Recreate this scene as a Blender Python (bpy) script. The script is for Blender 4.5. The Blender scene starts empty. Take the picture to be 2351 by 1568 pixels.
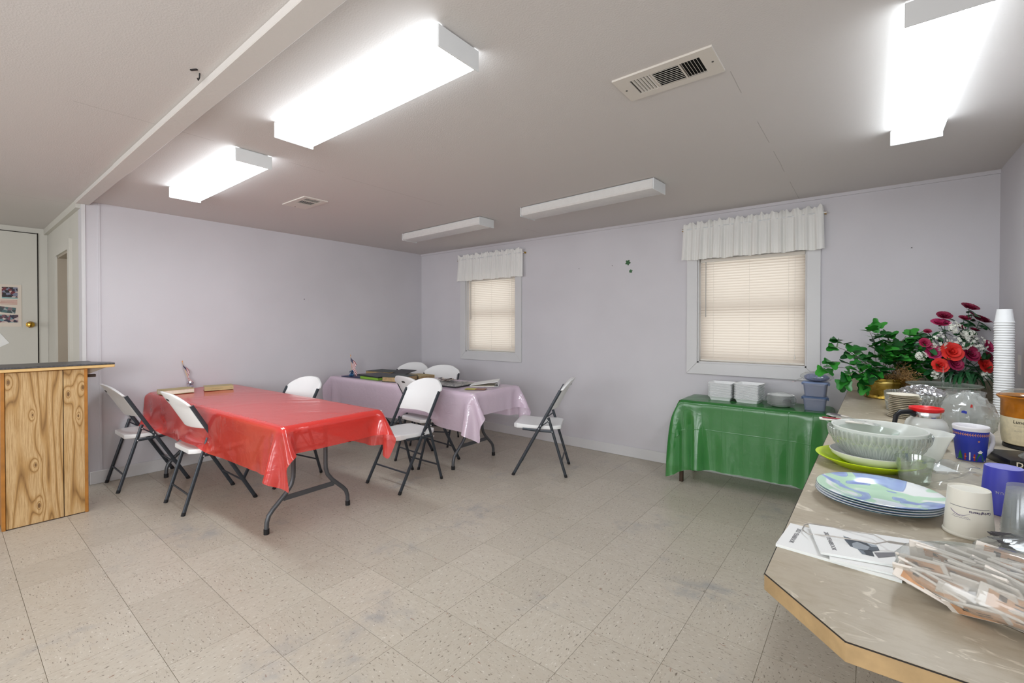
import bpy, bmesh, math, random
import numpy as np
from mathutils import Vector, Matrix
rnd = random.Random(7)
PI = math.pi
SC = bpy.context.scene
COL = SC.collection

# ------------------------------------------------------------------ camera
W_PX = 2351.0
F_PX = 1037.32
YAW, PITCH, ROLL = 0.66750, -0.0094, 0.0003
CAM = Vector((5.13739, -4.37753, 1.34238))
fw = Vector((-math.sin(YAW) * math.cos(PITCH), math.cos(YAW) * math.cos(PITCH), math.sin(PITCH)))
rt = Vector((math.cos(YAW), math.sin(YAW), 0))
up = rt.cross(fw)
rt2 = rt * math.cos(ROLL) + up * math.sin(ROLL)
up2 = -rt * math.sin(ROLL) + up * math.cos(ROLL)
cd = bpy.data.cameras.new('camera')
cam = bpy.data.objects.new('camera', cd)
COL.objects.link(cam)
cam.matrix_world = Matrix(((rt2.x, up2.x, -fw.x, CAM.x), (rt2.y, up2.y, -fw.y, CAM.y), (rt2.z, up2.z, -fw.z, CAM.z), (0, 0, 0, 1)))
cd.sensor_fit = 'HORIZONTAL'
cd.sensor_width = 36.0
cd.lens = F_PX / W_PX * 36.0
cd.shift_y = -26.43 / W_PX
cd.clip_start = 0.05
SC.camera = cam

# ------------------------------------------------------------------ world, light levels, exposure
SC.view_settings.view_transform = 'Standard'
SC.view_settings.look = 'None'
SC.view_settings.gamma = 1.0
SC.view_settings.use_curve_mapping = False
SC.view_settings.exposure = 1.39
SC.cycles.transparent_max_bounces = 48
LENS_POWER = 10.0         # glow of a lit ceiling fixture
DAYLIGHT = 0.70           # sky outside the blinds
CEILING_FILL = 0.8        # watts of each unseen ceiling fill lamp added behind the camera
wd = bpy.data.worlds.new('daylight')
SC.world = wd
wd.use_nodes = True
bg = wd.node_tree.nodes['Background']
bg.inputs[0].default_value = (1.0, 0.965, 0.985, 1)
bg.inputs[1].default_value = DAYLIGHT


REAR_FILL = 16.0     # base watts of the fill panels added behind the camera


def area_lamp(x, y, z, sx, sy, power, color=(0.87, 0.945, 1.0), aim=(0, 0, 0)):
    ld = bpy.data.lights.new('fill_lamp', 'AREA')
    ld.shape = 'RECTANGLE'
    ld.size, ld.size_y = sx, sy
    ld.energy = power
    ld.color = color
    o = bpy.data.objects.new('fill_lamp', ld)
    o.location = (x, y, z)
    o.rotation_euler = aim
    COL.objects.link(o)
    return o


# unseen fill panels added at the rear and right walls to brighten the far walls
for lx in (1.0, 3.9):
    area_lamp(lx, -7.96, 1.45, 2.0, 1.3, REAR_FILL, (0.93, 0.97, 1.0), (PI / 2, 0, 0))
area_lamp(5.79, -6.1, 1.45, 1.3, 1.6, REAR_FILL * 2.6, (0.93, 0.97, 1.0), (0, PI / 2, 0))
# extra ceiling fill lamps, added out of view to lift the light level
for lx, ly in ((1.2, -6.3), (3.8, -6.3), (4.6, -7.5), (1.6, -7.5)):
    area_lamp(lx, ly, 2.28, 1.2, 0.5, CEILING_FILL)

# ------------------------------------------------------------------ materials
def lin(c):
    if isinstance(c, str):
        c = tuple(int(c[i:i + 2], 16) for i in (0, 2, 4))
    if max(c) > 1.0001:
        c = tuple(v / 255 for v in c)
    return tuple(v / 12.92 if v <= 0.04045 else ((v + 0.055) / 1.055) ** 2.4 for v in c) + (1.0,)


class NT:
    def __init__(s, name):
        s.m = bpy.data.materials.new(name)
        s.m.use_nodes = True
        s.t = s.m.node_tree
        s.t.nodes.clear()
        s.out = s.t.nodes.new('ShaderNodeOutputMaterial')

    def n(s, typ, props=None, **ins):
        nd = s.t.nodes.new(typ)
        for k, v in (props or {}).items():
            setattr(nd, k, v)
        for k, v in ins.items():
            key = int(k[1:]) if k[0] == 'i' and k[1:].isdigit() else k.replace('_', ' ')
            s.set(nd, key, v)
        return nd

    def set(s, nd, key, v):
        if isinstance(v, bpy.types.NodeSocket):
            s.t.links.new(v, nd.inputs[key])
        elif isinstance(v, bpy.types.Node):
            s.t.links.new(v.outputs[0], nd.inputs[key])
        else:
            nd.inputs[key].default_value = v

    def done(s, sh):
        s.t.links.new(sh.outputs[0], s.out.inputs[0])
        return s.m

    def ramp(s, fac, stops, interp='LINEAR'):
        nd = s.n('ShaderNodeValToRGB', i0=fac)
        cr = nd.color_ramp
        cr.interpolation = interp
        while len(cr.elements) < len(stops):
            cr.elements.new(0.5)
        for e, (p, c) in zip(cr.elements, stops):
            e.position = p
            e.color = c if len(c) == 4 else lin(c)
        return nd

    def noise(s, vec, scale, detail=2, rough=0.5, distort=0):
        return s.n('ShaderNodeTexNoise', Vector=vec, Scale=scale, Detail=detail, Roughness=rough, Distortion=distort)

    def math(s, op, a, b=0.0, c=None, clamp=False):
        nd = s.n('ShaderNodeMath', {'operation': op, 'use_clamp': clamp}, i0=a, i1=b)
        if c is not None:
            s.set(nd, 2, c)
        return nd

    def mix(s, fac, a, b, mode='MIX'):
        nd = s.n('ShaderNodeMix', {'data_type': 'RGBA', 'blend_type': mode})
        s.set(nd, 0, fac)
        s.set(nd, 6, a)
        s.set(nd, 7, b)
        return nd.outputs[2]

    def bump(s, h, strength=0.2, dist=0.01):
        return s.n('ShaderNodeBump', Strength=strength, Distance=dist, Height=h)

    def scaled(s, vec, sx, sy, sz):
        return s.n('ShaderNodeMapping', Vector=vec, Scale=(sx, sy, sz))


def pbr(name, col, rough=0.5, metal=0.0, spec=0.5, noise=0.0, nscale=8, bump=0.0, bscale=60, trans=0.0, ior=1.45, coat=0.0, sss=0.0):
    t = NT(name)
    p = t.n('ShaderNodeBsdfPrincipled', Roughness=rough, Metallic=metal, IOR=ior)
    p.inputs['Specular IOR Level'].default_value = spec
    p.inputs['Transmission Weight'].default_value = trans
    p.inputs['Coat Weight'].default_value = coat
    if sss:
        p.inputs['Subsurface Weight'].default_value = sss
        p.inputs['Subsurface Radius'].default_value = (0.02, 0.02, 0.02)
    c = lin(col)
    if noise or bump:
        tc = t.n('ShaderNodeTexCoord')
    if noise:
        nz = t.noise(tc.outputs['Object'], nscale, 4, 0.55)
        d = tuple(v * (1 - noise) for v in c[:3]) + (1,)
        l = tuple(min(1, v * (1 + noise)) for v in c[:3]) + (1,)
        t.set(p, 'Base Color', t.ramp(nz, [(0.3, d), (0.7, l)]).outputs[0])
    else:
        p.inputs['Base Color'].default_value = c
    if bump:
        t.set(p, 'Normal', t.bump(t.noise(tc.outputs['Object'], bscale, 3), bump, 0.004))
    return t.done(p)


def film(name, col, clear, rough=0.25, trans=0.25, bump=0.4, bscale=25, crease=None, gloss=0.12, sheen=0.5, power=4.0):
    """thin plastic sheet: part see-through, part translucent, part diffuse, with a sheen"""
    t = NT(name)
    tc = t.n('ShaderNodeTexCoord')
    c = lin(col)
    h = t.noise(tc.outputs['Object'], bscale, 3, 0.6, 0.6)
    hh = h.outputs[0]
    if crease:
        br = t.n('ShaderNodeTexBrick', {'offset': 0.0}, Vector=tc.outputs['UV'], Scale=1.0)
        br.inputs['Mortar Size'].default_value = 0.0035
        br.inputs['Brick Width'].default_value = crease[0]
        br.inputs['Row Height'].default_value = crease[1]
        br.inputs['Mortar Smooth'].default_value = 1.0
        hh = t.math('ADD', h, t.math('MULTIPLY', br.outputs['Fac'], 0.7)).outputs[0]
    bp = t.bump(hh, bump, 0.012)
    dif = t.n('ShaderNodeBsdfDiffuse', Color=c, Normal=bp)
    tr = t.n('ShaderNodeBsdfTranslucent', Color=c, Normal=bp)
    gl = t.n('ShaderNodeBsdfGlossy', Color=(1, 1, 1, 1), Roughness=rough, Normal=bp)
    tp = t.n('ShaderNodeBsdfTransparent', Color=tuple(0.35 + 0.65 * v for v in c[:3]) + (1,))
    m1 = t.n('ShaderNodeMixShader', i0=trans, i1=dif, i2=tr)
    m2 = t.n('ShaderNodeMixShader', i0=clear, i1=m1, i2=tp)
    lw = t.n('ShaderNodeLayerWeight', Blend=0.5, Normal=bp)
    fac = t.math('MULTIPLY_ADD', t.math('POWER', lw.outputs['Facing'], power), sheen, 0.03 + gloss * 0.25, clamp=True)
    return t.done(t.n('ShaderNodeMixShader', i0=fac, i1=m2, i2=gl))


def thin_glass(name, tint='f4f8f6', rough=0.03, haze=0.08, bump=0.0, bscale=60, stretch=(1, 1, 1), gloss=0.05):
    t = NT(name)
    tc = t.n('ShaderNodeTexCoord')
    tp = t.n('ShaderNodeBsdfTransparent', Color=lin(tint))
    dif = t.n('ShaderNodeBsdfDiffuse', Color=lin('e8ece8'))
    trl = t.n('ShaderNodeBsdfTranslucent', Color=lin('e8ece8'))
    gl = t.n('ShaderNodeBsdfGlossy', Roughness=rough)
    fr = t.n('ShaderNodeLayerWeight', Blend=0.5)
    if bump:
        mp = t.scaled(tc.outputs['Object'], *stretch)
        b = t.bump(t.n('ShaderNodeTexVoronoi', Vector=mp, Scale=bscale).outputs[0], bump, 0.01)
        for q in (gl, fr):
            t.set(q, 'Normal', b)
    d2 = t.n('ShaderNodeMixShader', i0=0.5, i1=dif, i2=trl)
    m = t.n('ShaderNodeMixShader', i0=haze, i1=tp, i2=d2)
    fac = t.math('MULTIPLY_ADD', t.math('POWER', fr.outputs['Facing'], 5.0), 0.6, gloss, clamp=True)
    return t.done(t.n('ShaderNodeMixShader', i0=fac, i1=m, i2=gl))


def cut_glass():
    """clear pressed glass: bright facet edges in a diamond cut"""
    t = NT('cut_glass')
    tc = t.n('ShaderNodeTexCoord')
    sp = t.n('ShaderNodeSeparateXYZ', Vector=tc.outputs['Object'])
    ang = t.math('ARCTAN2', sp.outputs[1], sp.outputs[0])
    a = t.math('MULTIPLY', ang, 26 / PI)
    z = t.math('MULTIPLY', sp.outputs[2], t.math('MULTIPLY', t.math('SUBTRACT', 0.085, sp.outputs[2], clamp=True), 420.0))
    p1 = t.math('PINGPONG', t.math('ADD', a, z), 0.5)
    p2 = t.math('PINGPONG', t.math('SUBTRACT', a, z), 0.5)
    m = t.math('MINIMUM', p1, p2)
    bp = t.bump(m, 0.9, 0.01)
    edge = t.ramp(m, [(0.0, (0.5, 0.5, 0.5, 1)), (0.2, (0.26, 0.26, 0.26, 1)), (0.5, (0.18, 0.18, 0.18, 1))])
    tp = t.n('ShaderNodeBsdfTransparent', Color=lin('eef1ee'))
    dif = t.n('ShaderNodeBsdfDiffuse', Color=lin('f0f3f0'), Normal=bp)
    trl = t.n('ShaderNodeBsdfTranslucent', Color=lin('f0f3f0'))
    gl = t.n('ShaderNodeBsdfGlossy', Roughness=0.05, Normal=bp)
    d2 = t.n('ShaderNodeMixShader', i0=0.4, i1=dif, i2=trl)
    m1 = t.n('ShaderNodeMixShader', i0=edge, i1=tp, i2=d2)
    lw = t.n('ShaderNodeLayerWeight', Blend=0.5, Normal=bp)
    fac = t.math('MULTIPLY_ADD', t.math('POWER', lw.outputs['Facing'], 3.0), 0.5, 0.08, clamp=True)
    return t.done(t.n('ShaderNodeMixShader', i0=fac, i1=m1, i2=gl))


def wall_paint(name, col, bump=0.08, scale=140, stain=0.03):
    t = NT(name)
    g = t.n('ShaderNodeNewGeometry')
    c = lin(col)
    big = t.noise(g.outputs['Position'], 1.3, 3)
    d = tuple(v * (1 - stain) for v in c[:3]) + (1,)
    l = tuple(min(1, v * (1 + stain)) for v in c[:3]) + (1,)
    rc = t.ramp(big, [(0.35, d), (0.65, l)])
    p = t.n('ShaderNodeBsdfPrincipled', Roughness=0.55, Base_Color=rc.outputs[0])
    p.inputs['Specular IOR Level'].default_value = 0.3
    t.set(p, 'Normal', t.bump(t.noise(g.outputs['Position'], scale, 2), bump, 0.004))
    return t.done(p)


def ceiling_paint():
    """off-white stippled drywall with its panel seams"""
    t = NT('ceiling_paint')
    g = t.n('ShaderNodeNewGeometry')
    sx = t.n('ShaderNodeSeparateXYZ', Vector=g.outputs['Position'])
    wob = t.noise(g.outputs['Position'], 3.0, 2)
    xx = t.math('ADD', sx.outputs[0], t.math('MULTIPLY', wob, 0.012))
    s = t.math('ABSOLUTE', t.math('SUBTRACT', t.math('FRACT', t.math('DIVIDE', t.math('ADD', xx, 0.195), 2.445)), 0.5))
    seam = t.math('GREATER_THAN', s, 0.4994)
    brk = t.math('GREATER_THAN', t.noise(g.outputs['Position'], 1.7, 1), 0.47)
    seam = t.math('MULTIPLY', seam, brk)
    base = t.mix(t.math('MULTIPLY', seam, 0.45), lin('d0cbc8'), lin('6f6862'))
    p = t.n('ShaderNodeBsdfPrincipled', Roughness=0.7, Base_Color=base)
    p.inputs['Specular IOR Level'].default_value = 0.25
    st = t.noise(g.outputs['Position'], 160, 2)
    h = t.math('SUBTRACT', st, t.math('MULTIPLY', seam, 1.5))
    t.set(p, 'Normal', t.bump(h, 0.22, 0.004))
    return t.done(p)


def vinyl_tile(name, objspace=True):
    """speckled vinyl: beige with brown, grey and pale flecks drawn out along each tile's own grain"""
    t = NT(name)
    tc = t.n('ShaderNodeTexCoord')
    g = t.n('ShaderNodeNewGeometry')
    oi = t.n('ShaderNodeObjectInfo')
    off = t.n('ShaderNodeCombineXYZ', i0=t.math('MULTIPLY', oi.outputs['Random'], 37.0), i1=t.math('MULTIPLY', oi.outputs['Random'], 91.0))
    v = t.n('ShaderNodeVectorMath', {'operation': 'ADD'}, i0=tc.outputs['Object'], i1=off)
    v1 = t.scaled(v, 0.42, 1.0, 1.0)
    n1 = t.noise(v1, 120, 3, 0.6)
    n2 = t.noise(t.scaled(v, 0.5, 1.0, 1.0), 95, 3, 0.6)
    n3 = t.noise(v1, 33, 4, 0.6)
    tone = t.ramp(oi.outputs['Random'], [(0.0, 'b9b0a2'), (0.5, 'beb5a7'), (1.0, 'c2b9ab')])
    c = t.mix(t.ramp(n3, [(0.3, (0, 0, 0, 1)), (0.75, (0.5, 0.5, 0.5, 1))]).outputs[0], tone.outputs[0], lin('ada08f'))
    c = t.mix(t.ramp(n1, [(0.60, (0, 0, 0, 1)), (0.68, (1, 1, 1, 1))]).outputs[0], c, lin('6f6456'))
    c = t.mix(t.ramp(n2, [(0.61, (0, 0, 0, 1)), (0.70, (0.8, 0.8, 0.8, 1))]).outputs[0], c, lin('d8d2c8'))
    n4 = t.noise(v1, 62, 2, 0.5)
    c = t.mix(t.ramp(n4, [(0.70, (0, 0, 0, 1)), (0.75, (0.8, 0.8, 0.8, 1))]).outputs[0], c, lin('94725e'))
    # blue-grey scuffs worn across the floor
    sc1 = t.noise(g.outputs['Position'], 1.9, 3, 0.6)
    sc2 = t.noise(g.outputs['Position'], 9, 4, 0.65)
    scf = t.math('MULTIPLY', t.ramp(sc1, [(0.56, (0, 0, 0, 1)), (0.70, (1, 1, 1, 1))]), t.ramp(sc2, [(0.42, (0, 0, 0, 1)), (0.62, (0.6, 0.6, 0.6, 1))]))
    c = t.mix(scf, c, lin('8d8d90'))
    p = t.n('ShaderNodeBsdfPrincipled', Base_Color=c, Roughness=t.math('MULTIPLY_ADD', sc2, 0.2, 0.22))
    p.inputs['Specular IOR Level'].default_value = 0.35
    t.set(p, 'Normal', t.bump(t.noise(g.outputs['Position'], 14, 2), 0.05, 0.01))
    return t.done(p)


def oak(name, seed, base=('c6a678', 'b28c58', '7d5b35'), knots=((0, 0.3),)):
    """rustic wood panelling: contour-line grain that bends round the knots (object y across, z along)"""
    t = NT(name)
    tc = t.n('ShaderNodeTexCoord')
    sp = t.n('ShaderNodeSeparateXYZ', Vector=tc.outputs['Object'])
    y, z = sp.outputs[1], sp.outputs[2]
    n1 = t.noise(t.n('ShaderNodeMapping', Vector=tc.outputs['Object'], Location=(seed, seed, 0), Scale=(1, 3.6, 0.30)), 1.5, 2, 0.4, 0.2)
    f = t.math('MULTIPLY', n1, 12.0)
    kn = None
    for ky, kz, kr in knots:
        dy = t.math('MULTIPLY', t.math('SUBTRACT', y, ky), 1.0)
        dz = t.math('MULTIPLY', t.math('SUBTRACT', z, kz), 0.42)
        d = t.math('SQRT', t.math('ADD', t.math('MULTIPLY', dy, dy), t.math('MULTIPLY', dz, dz)))
        e = t.math('POWER', 2.718, t.math('MULTIPLY', d, -1.0 / kr))
        f = t.math('ADD', f, t.math('MULTIPLY', e, 3.2))
        core = t.math('GREATER_THAN', e, 0.72)
        kn = core if kn is None else t.math('MAXIMUM', kn, core)
    tri = t.math('PINGPONG', f, 0.5)
    fib = t.noise(t.scaled(tc.outputs['Object'], 1, 60, 2.0), 4, 4, 0.65)
    c = t.ramp(tri, [(0.0, lin(base[2])), (0.10, lin(base[1])), (0.30, lin(base[0])), (0.5, lin(base[0]))]).outputs[0]
    c = t.mix(t.ramp(fib, [(0.36, (0.75, 0.75, 0.75, 1)), (0.56, (0, 0, 0, 1))]).outputs[0], c, lin('9a7444'))
    if kn is not None:
        c = t.mix(t.math('MULTIPLY', kn, 0.8), c, lin('5a3a1c'))
    p = t.n('ShaderNodeBsdfPrincipled', Base_Color=c, Roughness=0.42)
    p.inputs['Specular IOR Level'].default_value = 0.35
    return t.done(p)


def laminate():
    t = NT('counter_laminate')
    g = t.n('ShaderNodeNewGeometry')
    a = t.noise(t.scaled(g.outputs['Position'], 1, 0.55, 1), 9, 4, 0.6)
    b = t.noise(t.scaled(g.outputs['Position'], 0.5, 1.2, 1), 46, 4, 0.7)
    f = t.noise(t.scaled(g.outputs['Position'], 0.6, 1.0, 1), 21, 3, 0.7, 1.2)
    c = t.ramp(a, [(0.3, 'ada18d'), (0.7, 'baaf9c')]).outputs[0]
    c = t.mix(t.ramp(b, [(0.45, (0, 0, 0, 1)), (0.75, (0.6, 0.6, 0.6, 1))]).outputs[0], c, lin('a2937c'))
    c = t.mix(t.ramp(f, [(0.60, (0, 0, 0, 1)), (0.68, (0.9, 0.9, 0.9, 1))]).outputs[0], c, lin('dad0be'))
    p = t.n('ShaderNodeBsdfPrincipled', Base_Color=c, Roughness=0.38)
    p.inputs['Specular IOR Level'].default_value = 0.4
    return t.done(p)


def plate_print():
    t = NT('flowered_plate_glaze')
    tc = t.n('ShaderNodeTexCoord')
    a = t.noise(tc.outputs['Object'], 9, 1, 0.4, 1.2)
    b = t.noise(t.n('ShaderNodeMapping', Vector=tc.outputs['Object'], Location=(3.1, 1.7, 0)), 8, 1, 0.4, 1.6)
    c = t.ramp(a, [(0.40, lin('bfe3c6')), (0.52, lin('c6e8cc')), (0.55, lin('f2f5f4')), (0.65, lin('f2f5f4'))]).outputs[0]
    bl = t.ramp(b, [(0.585, (0, 0, 0, 1)), (0.60, (1, 1, 1, 1))])
    bc = t.ramp(b, [(0.585, lin('6c7cc0')), (0.61, lin('a9bfe4')), (0.72, lin('8f9ed8'))])
    c = t.mix(bl.outputs[0], c, bc.outputs[0])
    p = t.n('ShaderNodeBsdfPrincipled', Base_Color=c, Roughness=0.12)
    p.inputs['Specular IOR Level'].default_value = 0.6
    return t.done(p)


def photo_print(name, seed, cols):
    t = NT(name)
    tc = t.n('ShaderNodeTexCoord')
    v = t.n('ShaderNodeMapping', Vector=tc.outputs['Object'], Location=(seed, seed * 2, seed))
    n = t.n('ShaderNodeTexVoronoi', Vector=v, Scale=42)
    r = t.ramp(t.n('ShaderNodeSeparateColor', i0=n.outputs['Color']).outputs[0], [((i + 0.01) / len(cols), c) for i, c in enumerate(cols)], 'CONSTANT')
    return t.done(t.n('ShaderNodeBsdfPrincipled', Base_Color=r.outputs[0], Roughness=0.35))


def glow(name, strength):
    """prismatic lens lit by two tubes behind it: two brighter bands along its length (object x)"""
    t = NT(name)
    tc = t.n('ShaderNodeTexCoord')
    sp = t.n('ShaderNodeSeparateXYZ', Vector=tc.outputs['Object'])
    d = t.math('ABSOLUTE', t.math('SUBTRACT', t.math('ABSOLUTE', sp.outputs[1]), 0.05))
    band = t.ramp(t.math('MULTIPLY', d, 10.0), [(0.0, (1, 1, 1, 1)), (0.5, (0.62, 0.62, 0.62, 1)), (1, (0.55, 0.55, 0.55, 1))])
    nz = t.n('ShaderNodeSeparateXYZ', Vector=t.n('ShaderNodeNewGeometry').outputs['Normal']).outputs[2]
    side = t.math('MULTIPLY_ADD', t.math('ABSOLUTE', nz), 0.68, 0.32)
    e = t.n('ShaderNodeEmission', Color=(0.87, 0.945, 1.0, 1), Strength=t.math('MULTIPLY', t.math('MULTIPLY', band, side), strength))
    return t.done(e)


def brass():
    t = NT('aged_brass')
    tc = t.n('ShaderNodeTexCoord')
    n = t.noise(tc.outputs['Object'], 14, 4, 0.6, 0.5)
    c = t.ramp(n, [(0.3, '8a7030'), (0.5, 'bfa04a'), (0.7, 'dcc478')])
    p = t.n('ShaderNodeBsdfPrincipled', Base_Color=c.outputs[0], Metallic=1.0, Roughness=t.math('MULTIPLY_ADD', n, 0.3, 0.15))
    return t.done(p)


def leaf_mat(name, a, b, scale=30, rough=0.35):
    t = NT(name)
    tc = t.n('ShaderNodeTexCoord')
    oi = t.n('ShaderNodeObjectInfo')
    n = t.noise(tc.outputs['Object'], scale, 2)
    f = t.math('ADD', t.math('MULTIPLY', n, 0.5), t.math('MULTIPLY', oi.outputs['Random'], 0.5))
    c = t.ramp(f, [(0.2, a), (0.8, b)])
    p = t.n('ShaderNodeBsdfPrincipled', Base_Color=c.outputs[0], Roughness=rough)
    return t.done(p)


def cloth_sheer(name, col, trans=0.4):
    t = NT(name)
    d = t.n('ShaderNodeBsdfDiffuse', Color=lin(col))
    r = t.n('ShaderNodeBsdfTranslucent', Color=lin(col))
    return t.done(t.n('ShaderNodeMixShader', i0=trans, i1=d, i2=r))


M = {}
M['wall'] = wall_paint('wall_paint', 'cfccd0')
M['hall'] = wall_paint('hall_paint', 'cbc8bf')
M['trimw'] = pbr('trim_paint', 'd3d2d2', 0.4, noise=0.02, nscale=3)
M['ceil'] = ceiling_paint()
M['beam'] = pbr('beam_paint', 'cfcac5', 0.55, bump=0.5, bscale=26)
M['tile'] = vinyl_tile('vinyl_tile')
M['grout'] = pbr('floor_joint', '8d8169', 0.8)
M['grey'] = pbr('chair_tube_paint', '3c4147', 0.32, 0.35, noise=0.05, nscale=20)
M['tgrey'] = pbr('table_leg_paint', '55575a', 0.38, 0.4)
M['black'] = pbr('black_plastic', '141416', 0.4)
M['rubber'] = pbr('black_rubber', '18181a', 0.65)
M['plast'] = pbr('white_moulded_plastic', 'ebebea', 0.38, bump=0.05, bscale=300, sss=0.03)
M['tabletop'] = pbr('table_plastic', 'e3e0da', 0.5)
M['redcloth'] = film('red_plastic_film', 'f5473f', 0.34, 0.16, 0.32, 0.25, 9, sheen=0.6, power=3.0)
M['pinkcloth'] = film('pink_plastic_film', 'f5e2f2', 0.07, 0.08, 0.40, 0.40, 16)
M['greencloth'] = film('green_plastic_film', '44a64e', 0.30, 0.20, 0.40, 0.18, 10, crease=(0.155, 0.32))
M['oak1'] = oak('oak_panel_a', 1.3, knots=((0.0, 0.40, 0.016), (0.015, 0.12, 0.022), (-0.12, 0.97, 0.02), (-0.012, 0.74, 0.012)))
M['oak2'] = oak('oak_panel_b', 5.1, knots=((-0.03, 0.86, 0.022), (0.045, 0.90, 0.02), (0.02, 0.70, 0.014)))
M['edge'] = pbr('orange_stained_edge', 'a56c2a', 0.45, noise=0.2, nscale=12)
M['pine'] = pbr('light_pine_edge', 'd8b277', 0.45, noise=0.08, nscale=20)
M['granite'] = pbr('dark_speckled_top', '4b4a4c', 0.35, noise=0.5, nscale=90)
M['dkwood'] = pbr('dark_stained_wood', '3d2a1c', 0.5, noise=0.2)
M['lam'] = laminate()
M['lamedge'] = pbr('laminate_edge', 'a58a62', 0.45, noise=0.18, nscale=22)
M['seam'] = pbr('dark_seam', '2b2622', 0.8)
M['steel'] = pbr('white_enamel_steel', 'dcdddd', 0.35)
M['lens_on'] = glow('lit_prismatic_lens', LENS_POWER)
M['lens_off'] = pbr('unlit_prismatic_lens', 'd9d7d4', 0.25, noise=0.03, nscale=30, bump=0.3, bscale=200)
M['dark'] = pbr('duct_shade', '0d0c0b', 0.9)  # flat black standing in for the shade inside the vent duct
M['vent'] = pbr('vent_enamel', 'd6cfc6', 0.45)
M['blind'] = None
t = NT('blind_slat')
d_ = t.n('ShaderNodeBsdfDiffuse', Color=lin('d6cdc4'))
r_ = t.n('ShaderNodeBsdfTranslucent', Color=lin('f4eae0'))
M['blind'] = t.done(t.n('ShaderNodeMixShader', i0=0.60, i1=d_, i2=r_))
M['cord'] = pbr('blind_cord', 'e6e0d6', 0.7)
M['wand'] = pbr('clear_grey_wand', 'a9a6a2', 0.2)
M['valance'] = cloth_sheer('valance_cloth', 'f8f7f3', 0.20)
M['pane'] = thin_glass('window_glass', 'f6faf8', 0.02, 0.02)
M['outlet'] = pbr('outlet_plate', 'ecebe6', 0.35)
M['slot'] = pbr('outlet_slot', '3a3835', 0.6)
M['jamb'] = pbr('taupe_jamb', 'a89d8d', 0.5)
M['brass'] = brass()
M['brassk'] = pbr('polished_brass', 'b8923c', 0.15, 1.0)
M['ink'] = pbr('black_ink', '1c1a1a', 0.6)
M['greyink'] = pbr('grey_ink', '77767a', 0.6)
M['redink'] = pbr('red_ink', 'b0483c', 0.6)
M['paper'] = pbr('white_paper', 'efefed', 0.5)
M['page'] = pbr('page_edges', 'e3d9c6', 0.7, noise=0.06, nscale=60)
M['tanbook'] = pbr('tan_book_cloth', 'b8a678', 0.6, noise=0.05)
M['foam'] = pbr('white_foam', 'f2f3f3', 0.55, bump=0.05, bscale=250, sss=0.05)
M['foamgrey'] = pbr('pale_foam', 'e6eae8', 0.5, sss=0.05)
M['bagclear'] = thin_glass('clear_bag_film', 'f8f9f9', 0.12, 0.22, 0.9, 22)
M['bagclear2'] = thin_glass('crinkled_bag_film', 'f8f9f9', 0.10, 0.30, 1.0, 16, gloss=0.07)
M['film'] = thin_glass('clear_wrap_film', 'f6f7f7', 0.08, 0.14, 0.9, 12, (1, 2.5, 1))
M['bluebin'] = film('blue_tinted_plastic', '99a3bd', 0.25, 0.25, 0.3, 0.05, 20)
M['bluelid'] = pbr('blue_plastic_lid', '7f92b8', 0.35)
M['bluelid2'] = pbr('slate_blue_plastic_lid', '4c668e', 0.35)
M['bluestuff'] = pbr('blue_beads', '6a77a6', 0.4, noise=0.5, nscale=90, bump=0.6, bscale=120)
M['pinkzip'] = pbr('pink_zip_seal', 'd89aa0', 0.4)
M['leafA'] = leaf_mat('ivy_leaf_bright', '17641c', '3f9c36')
M['leafB'] = leaf_mat('ivy_leaf_dark', '0b3d14', '1e6b26')
M['leafC'] = leaf_mat('rose_leaf', '0d3a1c', '2c6b3c')
M['stem'] = pbr('brown_stem', '5b4a2c', 0.7)
M['gstem'] = pbr('green_stem', '2c5a34', 0.6)
M['moss'] = pbr('dry_moss', 'c49c66', 0.9, noise=0.4, nscale=40)
M['rosepink'] = leaf_mat('magenta_rose', '8c0f3c', 'd43a78', 60, 0.6)
M['rosered'] = leaf_mat('red_rose', 'b5121a', 'e5352c', 60, 0.6)
M['rosedark'] = leaf_mat('crimson_rose', '6a0d2c', 'a81f4c', 60, 0.6)
M['blossom'] = pbr('white_blossom', 'eeeee2', 0.6)
M['vase'] = pbr('grey_vase_glaze', 'a8a294', 0.45, noise=0.08)
M['foil'] = pbr('aluminium_foil', 'd9dadb', 0.22, 1.0)
M['glass'] = thin_glass('clear_glass', 'f3f7f4', 0.02, 0.07)
M['standglass'] = thin_glass('pressed_glass', 'e6ece2', 0.05, 0.38, gloss=0.10)
M['tumbler'] = thin_glass('tumbler_glass', 'eef4ee', 0.02, 0.10, gloss=0.16)
M['cut'] = cut_glass()
M['frost'] = film('frosted_plastic', 'f8faf6', 0.12, 0.2, 0.45, 0.05, 20)
M['lime'] = pbr('lime_plastic', 'c6e200', 0.25)
M['limein'] = M['lime']
M['plate'] = plate_print()
M['platerim'] = pbr('white_glaze', 'eceff0', 0.15)
M['tealrim'] = pbr('teal_glaze', '2e5a6a', 0.2)
M['papercup'] = pbr('cream_paper_cup', 'e6e3d6', 0.45)
M['purple'] = pbr('purple_ink', '4a2f78', 0.5)
M['bluecup'] = pbr('violet_blue_plastic', '3c3fae', 0.35, sss=0.05)
M['bluerim'] = pbr('pale_violet_base', '8f90d8', 0.4)
M['whitecup'] = pbr('white_melamine', 'e9e7ea', 0.25)
M['mugblue'] = pbr('royal_blue_print', '2a3aa6', 0.25)
M['gold'] = pbr('orange_gold_print', 'e0963c', 0.4)
M['greenp'] = pbr('green_print', '2c7a35', 0.4)
M['redp'] = pbr('red_print', 'b8271e', 0.4)
M['redlid'] = pbr('red_plastic_lid', 'd61f22', 0.3)
M['cream'] = pbr('cream_paper_plate', 'f1e9d6', 0.6)
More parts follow.
